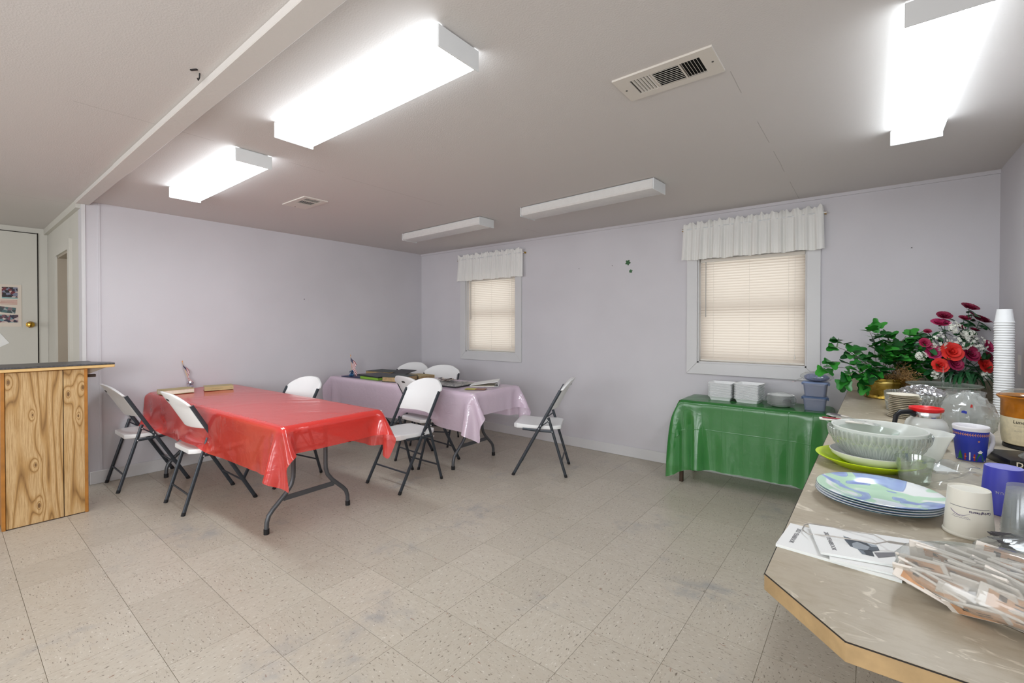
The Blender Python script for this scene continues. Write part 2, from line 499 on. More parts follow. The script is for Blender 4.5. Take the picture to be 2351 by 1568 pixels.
M['crock'] = pbr('cream_stoneware', 'dccfae', 0.25, noise=0.1, nscale=60)
M['amber'] = pbr('amber_glaze', 'a9650f', 0.15, noise=0.35, nscale=14)
M['orangep'] = pbr('orange_packet', 'cfa07a', 0.45, noise=0.15, nscale=60)
M['packet'] = pbr('white_packet', 'e6dfd6', 0.45)
M['darkfork'] = pbr('dark_grey_plastic', '4a4648', 0.3)
M['clearcup'] = thin_glass('clear_cup_plastic', 'f6f7f8', 0.08, 0.14)
M['wire'] = pbr('pale_wire', 'b9b4ae', 0.35, 0.5)
M['navy'] = pbr('navy_cloth', '26264e', 0.7)
M['stripe_r'] = pbr('red_stripe', '9c2f3c', 0.7)
M['stripe_w'] = pbr('white_stripe', 'e8e0de', 0.7)
M['bluefoil'] = pbr('blue_foil', '4a78a8', 0.2, 0.8)
M['silverfoil'] = pbr('silver_foil', 'c8c4d2', 0.2, 0.8)
M['folderbk'] = pbr('black_binder_vinyl', '2d2f31', 0.4)
M['foldergn'] = pbr('dark_green_binder_vinyl', '35423f', 0.45)
M['foldernv'] = pbr('navy_folder', '2f355a', 0.5)
M['lgreen'] = pbr('bright_green_album', '7fae3a', 0.5)
M['oldpage'] = pbr('aged_pages', 'a98f68', 0.7, noise=0.2, nscale=40)
M['scrap'] = photo_print('photo_album_print', 2.2, ['8c8a88', '5a5a5e', 'b9b6b0', '6e6c6c', '9a9894'])
M['clip'] = photo_print('clipping_print', 4.2, ['2a2428', 'c8bfb4', '7a2a30', '4a3a50', 'd8d0c4'])
M['leaflet'] = pbr('yellow_leaflet', 'b8b04a', 0.5, noise=0.2, nscale=20)
M['leaflet2'] = pbr('brown_leaflet_print', '8a5a44', 0.5)
M['board'] = pbr('cream_poster_board', 'd9cdbf', 0.5)
M['photoA'] = photo_print('group_photo_a', 1.0, ['1a1518', '1a1518', '6a1f2a', 'c8b0a8', '2a2030', '7a7c90'])
M['photoB'] = photo_print('group_photo_b', 3.0, ['4a6a6c', '7c6a70', '3c4a4c', '9aa0a0', '5a4a50'])
M['photoC'] = photo_print('group_photo_c', 7.0, ['4a3a44', 'b89a96', '7a4a58', '2a2a40', 'c8b8b4', '6a9098'])
M['teal'] = pbr('teal_print', '5fa0a4', 0.5)
M['darkpic'] = photo_print('church_drawing', 9.0, ['3a4450', '6c7680', '2a323c', '9aa2aa', '4a545e'])
M['greenlogo'] = pbr('green_print_b', '74b23c', 0.5)
M['sash'] = pbr('window_sash', 'cfcac2', 0.5)
M['outwall'] = pbr('dark_gap', '55504a', 0.8)
M['cabinet'] = pbr('cabinet_paint', 'c9c2b4', 0.5)


# ------------------------------------------------------------------ mesh helpers
class MB:
    def __init__(s):
        s.v, s.f, s.uv = [], [], None

    def add(s, vs, fs):
        o = len(s.v)
        s.v += [tuple(p) for p in vs]
        s.f += [tuple(i + o for i in f) for f in fs]
        return s

    def box(s, c, sz, rz=0.0, rx=0.0, ry=0.0):
        a, b, h = sz[0] / 2, sz[1] / 2, sz[2] / 2
        R = Matrix.Rotation(rz, 3, 'Z') @ Matrix.Rotation(ry, 3, 'Y') @ Matrix.Rotation(rx, 3, 'X')
        vs = [Vector(c) + R @ Vector((x, y, z)) for z in (-h, h) for x, y in ((-a, -b), (a, -b), (a, b), (-a, b))]
        return s.add(vs, [(3, 2, 1, 0), (4, 5, 6, 7), (0, 1, 5, 4), (1, 2, 6, 5), (2, 3, 7, 6), (3, 0, 4, 7)])

    def span(s, x0, x1, y0, y1, z0, z1):
        return s.box(((x0 + x1) / 2, (y0 + y1) / 2, (z0 + z1) / 2), (abs(x1 - x0), abs(y1 - y0), abs(z1 - z0)))

    def tube(s, pts, r, n=8, ry=None, upv=(0, 0, 1), caps=True):
        pts = [Vector(p) for p in pts]
        ry = r if ry is None else ry
        rs = r if isinstance(r, (list, tuple)) else [r] * len(pts)
        rys = ry if isinstance(ry, (list, tuple)) else [ry] * len(pts)
        vs, fs = [], []
        for i, p in enumerate(pts):
            d = (pts[min(i + 1, len(pts) - 1)] - pts[max(i - 1, 0)]).normalized()
            u = Vector(upv)
            a = d.cross(u)
            if a.length < 1e-4:
                a = d.cross(Vector((1, 0, 0.01)))
            a.normalize()
            b = a.cross(d)
            for k in range(n):
                th = 2 * PI * (k + 0.5) / n
                vs.append(p + a * math.cos(th) * rs[i] + b * math.sin(th) * rys[i])
        for i in range(len(pts) - 1):
            for k in range(n):
                k2 = (k + 1) % n
                fs.append((i * n + k, i * n + k2, (i + 1) * n + k2, (i + 1) * n + k))
        if caps:
            fs.append(tuple(range(n - 1, -1, -1)))
            fs.append(tuple((len(pts) - 1) * n + k for k in range(n)))
        return s.add(vs, fs)

    def lathe(s, prof, n=32, c=(0, 0, 0), wave=None):
        vs, fs = [], []
        for i, (r, z) in enumerate(prof):
            for k in range(n):
                th = 2 * PI * k / n
                q = r * (wave(th, i) if wave else 1.0)
                vs.append((c[0] + q * math.cos(th), c[1] + q * math.sin(th), c[2] + z))
        for i in range(len(prof) - 1):
            for k in range(n):
                k2 = (k + 1) % n
                fs.append((i * n + k, i * n + k2, (i + 1) * n + k2, (i + 1) * n + k))
        if prof[0][0] < 1e-4 or True:
            pass
        return s.add(vs, fs)

    def cap(s, r, z, n=32, c=(0, 0, 0), flip=False):
        vs = [(c[0] + r * math.cos(2 * PI * k / n), c[1] + r * math.sin(2 * PI * k / n), c[2] + z) for k in range(n)]
        f = tuple(range(n))
        return s.add(vs, [f[::-1] if flip else f])

    def grid(s, nu, nv, fn, cu=False):
        vs = [fn(i / (nu if cu else nu - 1), j / (nv - 1)) for j in range(nv) for i in range(nu)]
        fs = []
        for j in range(nv - 1):
            for i in range(nu if cu else nu - 1):
                i2 = (i + 1) % nu
                fs.append((j * nu + i, j * nu + i2, (j + 1) * nu + i2, (j + 1) * nu + i))
        return s.add(vs, fs)

    def slab(s, nu, nv, top, bot):
        """closed shell between two grid surfaces"""
        T = [Vector(top(i / (nu - 1), j / (nv - 1))) for j in range(nv) for i in range(nu)]
        B = [Vector(bot(i / (nu - 1), j / (nv - 1))) for j in range(nv) for i in range(nu)]
        n = nu * nv
        fs = []
        for j in range(nv - 1):
            for i in range(nu - 1):
                a = j * nu + i
                fs.append((a, a + 1, a + nu + 1, a + nu))
                fs.append((n + a, n + a + nu, n + a + nu + 1, n + a + 1))
        per = [i for i in range(nu)] + [j * nu + nu - 1 for j in range(1, nv)] + [(nv - 1) * nu + i for i in range(nu - 2, -1, -1)] + [j * nu for j in range(nv - 2, 0, -1)]
        for k in range(len(per)):
            a, b = per[k], per[(k + 1) % len(per)]
            fs.append((b, a, n + a, n + b))
        return s.add(T + B, fs)

    def poly(s, pts2, z0, z1):
        n = len(pts2)
        vs = [(x, y, z0) for x, y in pts2] + [(x, y, z1) for x, y in pts2]
        fs = [tuple(range(n - 1, -1, -1)), tuple(range(n, 2 * n))]
        fs += [(i, (i + 1) % n, n + (i + 1) % n, n + i) for i in range(n)]
        return s.add(vs, fs)

    def xf(s, mat):
        s.v = [tuple(mat @ Vector(p)) for p in s.v]
        return s


def mesh_of(name, mb, mat, bevel=0.0, smooth=30, seg=1):
    me = bpy.data.meshes.new(name)
    me.from_pydata(mb.v, [], mb.f)
    if bevel:
        bm = bmesh.new()
        bm.from_mesh(me)
        es = [e for e in bm.edges if len(e.link_faces) == 2 and e.calc_face_angle(0) > 0.6]
        bmesh.ops.bevel(bm, geom=es, offset=bevel, segments=seg, profile=0.6, affect='EDGES', clamp_overlap=True)
        bm.to_mesh(me)
        bm.free()
    if smooth:
        for p in me.polygons:
            p.use_smooth = True
        me.set_sharp_from_angle(angle=math.radians(smooth))
    if mat is not None:
        me.materials.append(mat)
    return me


def obj(name, mb, mat, parent=None, bevel=0.0, smooth=30, loc=None, rz=0.0, seg=1):
    me = mb if isinstance(mb, bpy.types.Mesh) else mesh_of(name, mb, mat, bevel, smooth, seg)
    o = bpy.data.objects.new(name, me)
    COL.objects.link(o)
    if parent is not None:
        o.parent = parent
    if loc is not None:
        o.location = loc
    o.rotation_euler = (0, 0, rz)
    return o


def tag(o, label, cat, group=None):
    o['label'] = label
    o['category'] = cat
    if group:
        o['group'] = group
    return o


def thing(name, label, cat, loc=(0, 0, 0), rz=0.0, group=None):
    o = bpy.data.objects.new(name, None)
    COL.objects.link(o)
    o.location = loc
    o.rotation_euler = (0, 0, rz)
    o.empty_display_size = 0.1
    return tag(o, label, cat, group)


def struct(name, mb, mat, parent=None, **k):
    o = obj(name, mb, mat, parent, **k)
    if parent is None:
        o['kind'] = 'structure'
    return o


def dup(root, loc, rz, label, group=None):
    r = root.copy()
    COL.objects.link(r)
    r.location, r.rotation_euler = loc, (0, 0, rz)
    r['label'] = label
    if group:
        r['group'] = group
    for ch in list(root.children):
        c = ch.copy()
        COL.objects.link(c)
        c.parent = r
        for g in ch.children:
            d = g.copy()
            COL.objects.link(d)
            d.parent = c
    return r


def like(o, loc, rz, label=None, group=None, parent=None):
    c = o.copy()
    COL.objects.link(c)
    c.location, c.rotation_euler = loc, (0, 0, rz)
    if label:
        c['label'] = label
    if group:
        c['group'] = group
    if parent is not None:
        c.parent = parent
    return c


def text_mb(body, size, extrude=0.0003, bold=False):
    """flat letters in the xy plane, centred"""
    cu = bpy.data.curves.new('lettering', 'FONT')
    cu.body = body
    cu.size = size
    cu.align_x = 'CENTER'
    cu.align_y = 'CENTER'
    cu.resolution_u = 2
    cu.extrude = extrude
    if bold:
        cu.offset = size * 0.018
    o = bpy.data.objects.new('lettering', cu)
    COL.objects.link(o)
    dg = bpy.context.evaluated_depsgraph_get()
    me = bpy.data.meshes.new_from_object(o.evaluated_get(dg))
    mb = MB()
    mb.add([tuple(v.co) for v in me.vertices], [tuple(p.vertices) for p in me.polygons])
    bpy.data.objects.remove(o)
    bpy.data.curves.remove(cu)
    bpy.data.meshes.remove(me)
    return mb


ORD = ('topmost second third fourth fifth sixth seventh eighth ninth tenth eleventh twelfth thirteenth fourteenth fifteenth sixteenth seventeenth eighteenth nineteenth twentieth '
       'twenty-first twenty-second twenty-third twenty-fourth twenty-fifth twenty-sixth twenty-seventh twenty-eighth twenty-ninth thirtieth thirty-first thirty-second thirty-third thirty-fourth thirty-fifth thirty-sixth thirty-seventh thirty-eighth thirty-ninth fortieth').split()


def ordinal(k):
    return ORD[0] if k == 0 else ORD[k] + ' from the top'


# ------------------------------------------------------------------ room shell
HC = 2.381
XR = 5.823
XL = -1.88
YB = -8.0
YH = -3.64


def box_struct(name, x0, x1, y0, y1, z0, z1, m, parent=None):
    return struct(name, MB().span(x0, x1, y0, y1, z0, z1), m, parent, smooth=0)


flo = box_struct('floor', XL - 0.2, XR + 0.2, YB, 0.12, -0.12, -0.0022, M['grout'])
box_struct('ceiling', XL - 0.2, XR + 0.2, YB - 0.1, 0.2, HC, HC + 0.12, M['ceil'])

# back wall with its two window openings
WIN = [(0.902, 1.748), (3.888, 4.745)]
WZ0, WZ1 = 1.0, 1.975
mb = MB()
xs = [-0.12, WIN[0][0], WIN[0][1], WIN[1][0], WIN[1][1], XR + 0.12]
for i in range(5):
    if i % 2 == 0:
        mb.span(xs[i], xs[i + 1], 0, 0.14, 0, HC)
    else:
        mb.span(xs[i], xs[i + 1], 0, 0.14, 0, WZ0)
        mb.span(xs[i], xs[i + 1], 0, 0.14, WZ1, HC)
struct('wall_back', mb, M['wall'], smooth=0)
wl = box_struct('wall_left', -0.12, 0.0, YH, 0.0, 0, HC, M['wall'])
box_struct('wall_right', XR, XR + 0.12, YB, 0.0, 0, HC, M['wall'])
box_struct('wall_rear', XL, XR, YB - 0.12, YB, 0, HC, M['wall'])
# hallway: wall with a doorway, and the far wall with a closed door
DX0, DX1, DZ = -1.20, -0.50, 2.03
mb = MB().span(XL, DX0, YH, YH + 0.12, 0, HC).span(DX1, -0.12, YH, YH + 0.12, 0, HC).span(DX0, DX1, YH, YH + 0.12, DZ, HC)
struct('wall_hall', mb, M['hall'], smooth=0)
box_struct('wall_hall_end', XL - 0.12, XL, YB, YH + 0.12, 0, HC, M['hall'])
# doorway lining, casing and the half-hidden inner door
d2 = bpy.data.objects.new('door_2', None)
COL.objects.link(d2)
d2['kind'] = 'structure'
struct('jamb', MB().span(DX0, DX0 + 0.02, YH - 0.004, YH + 0.13, 0, DZ).span(DX1 - 0.02, DX1, YH - 0.004, YH + 0.13, 0, DZ).span(DX0, DX1, YH - 0.004, YH + 0.13, DZ - 0.02, DZ), M['jamb'], d2, smooth=0)
struct('casing', MB().span(DX0 - 0.075, DX0, YH - 0.018, YH, 0, DZ + 0.07).span(DX1, DX1 + 0.085, YH - 0.022, YH, 0, DZ + 0.085).span(DX0, DX1, YH - 0.018, YH, DZ, DZ + 0.07), M['hall'], d2, smooth=0)
struct('door_panel', MB().span(DX0 + 0.02, DX1 - 0.02, YH + 0.125, YH + 0.16, 0.005, DZ - 0.02), M['jamb'], d2, smooth=0)
d1 = struct('door_1', MB().span(XL, XL + 0.035, -4.56, -3.722, 0.01, 2.318), M['hall'], smooth=0)
obj('door_gap', MB().span(XL + 0.001, XL + 0.03, -3.7205, -3.7125, 0.01, 2.33).span(XL + 0.001, XL + 0.03, -4.56, -3.713, 2.32, 2.327), M['seam'], d1, smooth=0)
mb = MB().lathe([(0.0, 0.0), (0.034, 0.0), (0.034, 0.006), (0.014, 0.012), (0.012, 0.03), (0.022, 0.036), (0.03, 0.052), (0.026, 0.066), (0.012, 0.07), (0.0, 0.07)], 20)
mb.xf(Matrix.Translation((XL + 0.035, -3.775, 1.353)) @ Matrix.Rotation(PI / 2, 4, 'Y'))
kn = obj('knob', mb, M['brassk'], d1, smooth=50)
kn['label'] = 'round brass door knob'
mb = MB().span(XL, XL + 0.02, -3.712, -3.641, 0, HC).span(XL, XL + 0.02, -4.64, -4.565, 0, HC).span(XL, XL + 0.02, -4.565, -3.712, 2.328, HC)
struct('trim_1', mb, M['hall'], smooth=0)
# crown strip along the hallway ceiling
struct('trim_2', MB().span(XL, -0.02, YH - 0.03, YH, HC - 0.06, HC), M['hall'], smooth=0)
# corner boards at the end of the left wall and its panel joint
struct('trim_3', MB().span(0.0005, 0.010, YH - 0.0, YH + 0.024, 0, HC), M['trimw'], smooth=0)
struct('trim_4', MB().span(0.0, 0.006, -3.535, -3.523, 0, HC), M['wall'], smooth=0)
# baseboards
struct('baseboard_left', MB().span(0.0, 0.013, -3.6, 0.0, 0, 0.11), M['trimw'], bevel=0.004)
struct('baseboard_back', MB().span(0.013, 4.98, -0.013, 0.0, 0, 0.105), M['trimw'], bevel=0.004)
# cornice lines, a slim cove where walls meet the ceiling
struct('trim_5', MB().span(0.0, XR, -0.012, 0, HC - 0.025, HC), M['wall'], smooth=0)
# ceiling beam boards
t6 = struct('trim_6', MB().span(0.0, 1.32, -3.675, -3.59, HC - 0.03, HC), M['beam'], bevel=0.003)
struct('trim_7', MB().span(1.322, XR, -3.678, -3.588, HC - 0.033, HC), M['beam'], bevel=0.003)

# floor tiles: one object per tile, grain turned a quarter on every other one
T = 0.3048
OX, OY = 3.2799, -2.6082
me = {}


def tile_mesh(w, h):
    k = (round(w, 3), round(h, 3))
    if k not in me:
        me[k] = mesh_of('tile', MB().box((0, 0, -0.0011), (w - 0.0016, h - 0.0016, 0.0022)), M['tile'], smooth=0)
    return me[k]


ix0 = math.floor((0.0 - OX) / T)
for i in range(ix0, ix0 + 18):
    for j in range(-7, 9):
        xa, xb = max(OX + i * T, 0.0), OX + (i + 1) * T
        ya, yb = OY + j * T, min(OY + (j + 1) * T, 0.0)
        if xb > 5.60:
            continue
        turn = (i + j) % 2
        w, h = xb - xa, yb - ya
        if turn:
            o = obj('tile', tile_mesh(h, w), None, flo, rz=PI / 2)
        else:
            o = obj('tile', tile_mesh(w, h), None, flo)
        o.location = ((xa + xb) / 2, (ya + yb) / 2, 0)
# same vinyl laid past the part in view, in the hallway and behind the camera
o = obj('vinyl_sheet', MB().span(XL, 0.0 - 0.001, YB, YH, -0.002, -0.0004).span(0.0, 5.6, YB, OY - 7 * T - 0.001, -0.002, -0.0004).span(5.43, XR, OY - 7 * T, 0, -0.002, -0.0004), M['tile'], flo, smooth=0)
o['kind'] = 'stuff'

# ------------------------------------------------------------------ windows, blinds, valances
slat_me = None


def window(n, x0, x1):
    root = bpy.data.objects.new('window_%d' % n, None)
    COL.objects.link(root)
    root['kind'] = 'structure'
    cw, th = 0.093, 0.02
    ox0, ox1, oz0, oz1 = x0 - cw, x1 + cw, WZ0 - 0.103, WZ1 + cw

    def board(q):
        vs = [(x, y, z) for y in (0.0, -th) for x, z in q]
        return MB().add(vs, [(3, 2, 1, 0), (4, 5, 6, 7), (0, 1, 5, 4), (1, 2, 6, 5), (2, 3, 7, 6), (3, 0, 4, 7)])
    e = 0.0006
    for q in ([(ox0 + e, oz0), (ox1 - e, oz0), (x1 - e, WZ0), (x0 + e, WZ0)], [(ox0, oz0 + e), (x0, WZ0 + e), (x0, WZ1 - e), (ox0, oz1 - e)],
              [(ox1, oz0 + e), (ox1, oz1 - e), (x1, WZ1 - e), (x1, WZ0 + e)], [(ox0 + e, oz1), (x0 + e, WZ1), (x1 - e, WZ1), (ox1 - e, oz1)]):
        obj('casing_board', board(q), M['trimw'], root, bevel=0.002)
    # lining of the opening, sash, panes
    obj('lining', MB().span(x0 - 0.001, x0 + 0.012, 0.0, 0.14, WZ0, WZ1).span(x1 - 0.012, x1 + 0.001, 0.0, 0.14, WZ0, WZ1).span(x0, x1, 0.0, 0.14, WZ0 - 0.001, WZ0 + 0.012).span(x0, x1, 0, 0.14, WZ1 - 0.012, WZ1), M['trimw'], root, smooth=0)
    zm = (WZ0 + WZ1) / 2 + 0.02
    s = 0.035
    obj('sash', MB().span(x0 + .012, x1 - .012, 0.1, 0.13, WZ0 + .012, WZ0 + .05).span(x0 + .012, x1 - .012, 0.1, 0.13, WZ1 - .05, WZ1 - .012).span(x0 + .012, x1 - .012, 0.1, 0.135, zm - 0.02, zm + 0.02)
        .span(x0 + .012, x0 + .012 + s, 0.1, 0.13, WZ0 + .05, WZ1 - .05).span(x1 - .012 - s, x1 - .012, 0.1, 0.13, WZ0 + .05, WZ1 - .05), M['sash'], root, smooth=0)
    for za, zb in ((WZ0 + .05, zm - .02), (zm + .02, WZ1 - .05)):
        obj('pane', MB().span(x0 + .047, x1 - .047, 0.113, 0.116, za, zb), M['pane'], root, smooth=0)
    return root


def blind(x0, x1, label):
    global slat_me
    g = 0.017
    w = x1 - x0 - 2 * g
    b = thing('window_blind', label, 'blind', ((x0 + x1) / 2, 0.045, WZ0 + 0.014), 0, 'window blinds')
    obj('head_rail', MB().span(-w / 2, w / 2, -0.014, 0.014, 0.915, 0.945), M['cord'], b, bevel=0.002)
    obj('bottom_rail', MB().span(-w / 2, w / 2, -0.010, 0.010, 0.004, 0.018), M['cord'], b, bevel=0.002)
    tilt = math.radians(66)
    mbs = MB()
    prof = []
    for k in range(5):
        u = (k / 4 - 0.5) * 0.0315
        sag = 0.0022 * (1 - (2 * k / 4 - 1) ** 2)
        prof.append((u * math.cos(tilt) - sag * math.sin(tilt), -(u * math.sin(tilt)) * -1.0 + sag * math.cos(tilt)))
    vs = [(x, p[0], p[1]) for x in (-w / 2, w / 2) for p in prof]
    mbs.add(vs, [(k, k + 1, 6 + k, 5 + k) for k in range(4)])
    sm = mesh_of('slat', mbs, M['blind'], smooth=60)
    z = 0.032
    while z < 0.91:
        obj('slat', sm, None, b, loc=(0, 0, z))
        z += 0.0236
    for x in (-w * 0.36, 0.0, w * 0.36):
        obj('ladder_cord', MB().span(x - 0.0009, x + 0.0009, -0.0155, -0.014, 0.01, 0.93), M['cord'], b, smooth=0)
    obj('tilt_wand', MB().tube([(-w / 2 + 0.05, -0.022, 0.92), (-w / 2 + 0.05, -0.022, 0.41)], 0.0035, 6), M['wand'], b)
    obj('pull_cord', MB().tube([(w / 2 - 0.07, -0.02, 0.92), (w / 2 - 0.07, -0.019, 0.09)], 0.0014, 4).tube([(w / 2 - 0.07, -0.019, 0.09), (w / 2 - 0.07, -0.019, 0.05)], [0.003, 0.008], 6), M['cord'], b)
    return b


def valance(xa, xb, z0, z1, label, seed):
    r = random.Random(seed)
    w = xb - xa
    v = thing('window_valance', label, 'valance', ((xa + xb) / 2, -0.05, z0), 0, 'gathered window valances')
    H = z1 - z0
    ph = [r.uniform(0, 6) for _ in range(8)]
    zr = H - 0.055

    def fn(u, t_):
        x = (u - 0.5) * w
        p = u * 2 * PI
        gather = math.sin(p * 17 + ph[0] + 1.3 * math.sin(p * 2.3 + ph[1])) * 0.55 + math.sin(p * 31 + ph[2]) * 0.35 + math.sin(p * 7 + ph[3]) * 0.5
        z = t_ * H
        amp = 0.012 + 0.012 * max(0, 1 - z / zr)
        pin = math.exp(-((z - zr) / 0.014) ** 2)
        head = 1.0 if z > zr else 0.0
        y = gather * amp * (1 - 0.55 * pin)
        if head:
            k = (z - zr) / (H - zr)
            y += 0.014 * k * math.sin(p * 23 + ph[4])
            z += 0.010 * k * (math.sin(p * 13 + ph[5]) + 0.7 * math.sin(p * 29 + ph[6]))
        else:
            y += -0.015 * (1 - z / zr)
        flare = 1 + 0.02 * (1 - t_)
        if t_ < 0.01:
            z += 0.004 * math.sin(p * 5 + ph[7])
        return (x * flare, y, z)
    obj('ruffled_cloth', MB().grid(190, 22, fn), M['valance'], v, smooth=180)
    obj('curtain_rod', MB().tube([(-w / 2 - 0.02, 0.004, zr), (w / 2 + 0.02, 0.004, zr)], 0.006, 8), M['steel'], v)
    for s_ in (-1, 1):
        obj('rod_bracket', MB().box((s_ * (w / 2 + 0.012), 0.03, zr), (0.012, 0.046, 0.02)), M['brassk'], v)
    return v


for n, (x0, x1) in enumerate(WIN):
    window(n + 1, x0, x1)
blind(*WIN[0], 'closed beige mini blind in the small far window nearest the room corner')
blind(*WIN[1], 'closed beige mini blind in the wide window above the green table')
valance(0.80, 1.885, 1.935, 2.275, 'gathered white valance over the window nearest the room corner', 3)
valance(3.775, 4.855, 1.95, 2.292, 'gathered white valance over the window above the green table', 9)

# ------------------------------------------------------------------ ceiling fixtures and vents
def fixture(lit, label, loc, rz, group):
    t_ = thing('ceiling_light', label, 'ceiling light', loc, rz, group)
    L, Wd, D = 1.215, 0.205, 0.078
    obj('housing', MB().span(-L / 2 + .004, L / 2 - .004, -Wd / 2 + .022, Wd / 2 - .022, -0.022, 0.0), M['steel'], t_, smooth=0)
    # wrap-around lens: rounded trough
    prof = [(-Wd / 2 + .006, -0.010), (-Wd / 2 + .003, -D + .016), (-Wd / 2 + .012, -D + .004), (-Wd / 2 + .03, -D), (0, -D - 0.001), (Wd / 2 - .03, -D), (Wd / 2 - .012, -D + .004), (Wd / 2 - .003, -D + .016), (Wd / 2 - .006, -0.010)]
    vs = [(x, p[0], p[1]) for x in (-L / 2 + .006, L / 2 - .006) for p in prof]
    n = len(prof)
    obj('lens', MB().add(vs, [(k, k + 1, n + k + 1, n + k) for k in range(n - 1)]), M['lens_on'] if lit else M['lens_off'], t_, smooth=40)
    for s_ in (-1, 1):
        obj('end_plate', MB().span(s_ * L / 2 - .004, s_ * L / 2 + .004, -Wd / 2, Wd / 2, -D - .004, -0.004), M['steel'], t_, bevel=0.002)
    return t_


fa = fixture(True, 'large lit fluorescent fixture nearest the ceiling beam, closest to the camera', (3.368, -3.212, HC), 0, 'lit fluorescent fixtures')
dup(fa, (1.645, -3.205, HC), 0, 'smaller looking lit fluorescent fixture farther along the ceiling beam')
dup(fa, (5.326, -1.842, HC), PI / 2, 'lit fluorescent fixture over the counter, running toward the camera')
fb = fixture(False, 'unlit fluorescent fixture near the window above the green table', (3.352, -1.15, HC), -0.055, 'unlit fluorescent fixtures')
dup(fb, (1.635, -1.075, HC), -0.045, 'unlit fluorescent fixture near the far room corner')


def vent(label, loc, L, Wd, groups):
    v = thing('ceiling_vent', label, 'air vent', loc, 0, 'ceiling air vents')
    # frame as a ring of four strips around the louvre field, backed by a flat black sheet that paints the duct's shade
    a, b = L / 2, Wd / 2
    f0, f1 = groups[0][0] - 0.006, groups[-1][1] + 0.006
    c = groups[0][2]
    mbf = MB().span(-a, f0, -b, b, -0.008, 0).span(f1, a, -b, b, -0.008, 0).span(f0, f1, -b, -c, -0.008, 0).span(f0, f1, c, b, -0.008, 0)
    for g0, g1 in zip(groups, groups[1:]):
        mbf.span(g0[1], g1[0], -c, c, -0.008, 0)
    obj('frame', mbf, M['vent'], v, smooth=0)
    obj('throat_shade', MB().span(f0, f1, -c, c, -0.0012, -0.0002), M['dark'], v, smooth=0)
    for x0, x1, hw, along, n, tilt in groups:
        if along == 'y':
            m_ = mesh_of('louvre', MB().box((0, 0, 0), (0.0095, 2 * hw, 0.0012), ry=tilt), M['vent'], smooth=0)
            for k in range(n):
                obj('louvre', m_, None, v, loc=(x0 + (k + 0.5) * (x1 - x0) / n, 0, -0.0062))
        else:
            m_ = mesh_of('louvre', MB().box((0, 0, 0), (x1 - x0, 0.0095, 0.0012), rx=tilt), M['vent'], smooth=0)
            for k in range(n):
                obj('louvre', m_, None, v, loc=((x0 + x1) / 2, -hw + (k + 0.5) * 2 * hw / n, -0.0062))
    for s_ in (-1, 1):
        obj('screw', MB().lathe([(0.0, -0.0098), (0.004, -0.0095), (0.0045, -0.008)], 10, (s_ * (a - 0.022), 0, 0)), M['slot'], v)
    return v


vent('wide three-part ceiling vent between the big light and the counter light', (4.477, -2.501, HC), 0.40, 0.205,
     [(-0.132, -0.050, 0.062, 'y', 6, -0.6), (-0.044, 0.062, 0.062, 'x', 9, 0.55), (0.068, 0.138, 0.062, 'y', 6, 1.1)])
vent('small ceiling vent beyond the lights, near the left wall', (1.40, -2.459, HC), 0.38, 0.20,
     [(-0.02, 0.07, 0.062, 'x', 9, 0.55), (0.078, 0.15, 0.062, 'y', 6, 0.3)])
tag(obj('ceiling_hook', MB().tube([(2.97, -3.705, HC), (2.967, -3.705, HC - .016), (2.953, -3.705, HC - .022), (2.944, -3.705, HC - .012)], 0.0028, 6).box((2.985, -3.73, HC - .002), (0.03, 0.008, 0.004), 0.5), M['ink']), 'small dark hook screwed into the ceiling beside the beam', 'hook')


# ------------------------------------------------------------------ wall fittings
def outlet(label, loc, rz):
    o = thing('wall_outlet', label, 'outlet', loc, rz)
    obj('cover_plate', MB().box((0, -0.003, 0), (0.072, 0.006, 0.115)), M['outlet'], o, bevel=0.002)
    for dz in (-0.026, 0.026):
        s_ = obj('socket', MB().lathe([(0.0, 0.0075), (0.014, 0.0075), (0.016, 0.006)], 16).xf(Matrix.Translation((0, 0, dz)) @ Matrix.Rotation(PI / 2, 4, 'X')), M['outlet'], o)
        obj('slots', MB().box((-0.006, -0.0078, dz + 0.004), (0.0022, 0.001, 0.009)).box((0.006, -0.0078, dz + 0.004), (0.0022, 0.001, 0.007)).box((0, -0.0078, dz - 0.008), (0.004, 0.001, 0.004)), M['slot'], s_, smooth=0)
    return o


outlet('white wall outlet low on the wall between the pink table and lone chair', (1.893, -0.0005, 0.305), 0)
outlet('white wall outlet on the right wall behind the foam cup tower', (XR - 0.0005, -0.525, 1.118), PI / 2)
for x, z, lb in ((2.632, 1.971, 'small dark nail high on the wall right of the far window'), (3.028, 1.972, 'small dark nail beside the ivy leaf decals'), (5.382, 1.909, 'small dark nail high on the wall right of the wide window')):
    tag(obj('nail', MB().lathe([(0, 0.008), (0.0035, 0.008), (0.0035, 0.006), (0.0015, 0.006), (0.0015, 0)], 8).xf(Matrix.Translation((x, 0, z)) @ Matrix.Rotation(PI / 2, 4, 'X')), M['ink']), lb, 'nail')
tag(obj('nail', MB().lathe([(0, 0.008), (0.0045, 0.008), (0.0045, 0.005), (0.0015, 0.005), (0.0015, 0)], 8).xf(Matrix.Translation((0, -1.754, 1.649)) @ Matrix.Rotation(PI / 2, 4, 'Y')), M['ink']), 'small dark nail on the left wall between the two tables', 'nail')


def ivy_decal(loc, s, rot, label):
    pts = []
    for k in range(40):
        a = 2 * PI * k / 40
        r = s * (0.62 + 0.38 * abs(math.cos(2.5 * a)) ** 1.5)
        pts.append((r * math.sin(a + rot), r * math.cos(a + rot)))
    mbp = MB().poly(pts, 0, 0.0012).xf(Matrix.Translation(loc) @ Matrix.Rotation(PI / 2, 4, 'X'))
    return tag(obj('ivy_leaf_decal', mbp, M['leafB'], smooth=0), label, 'decal')


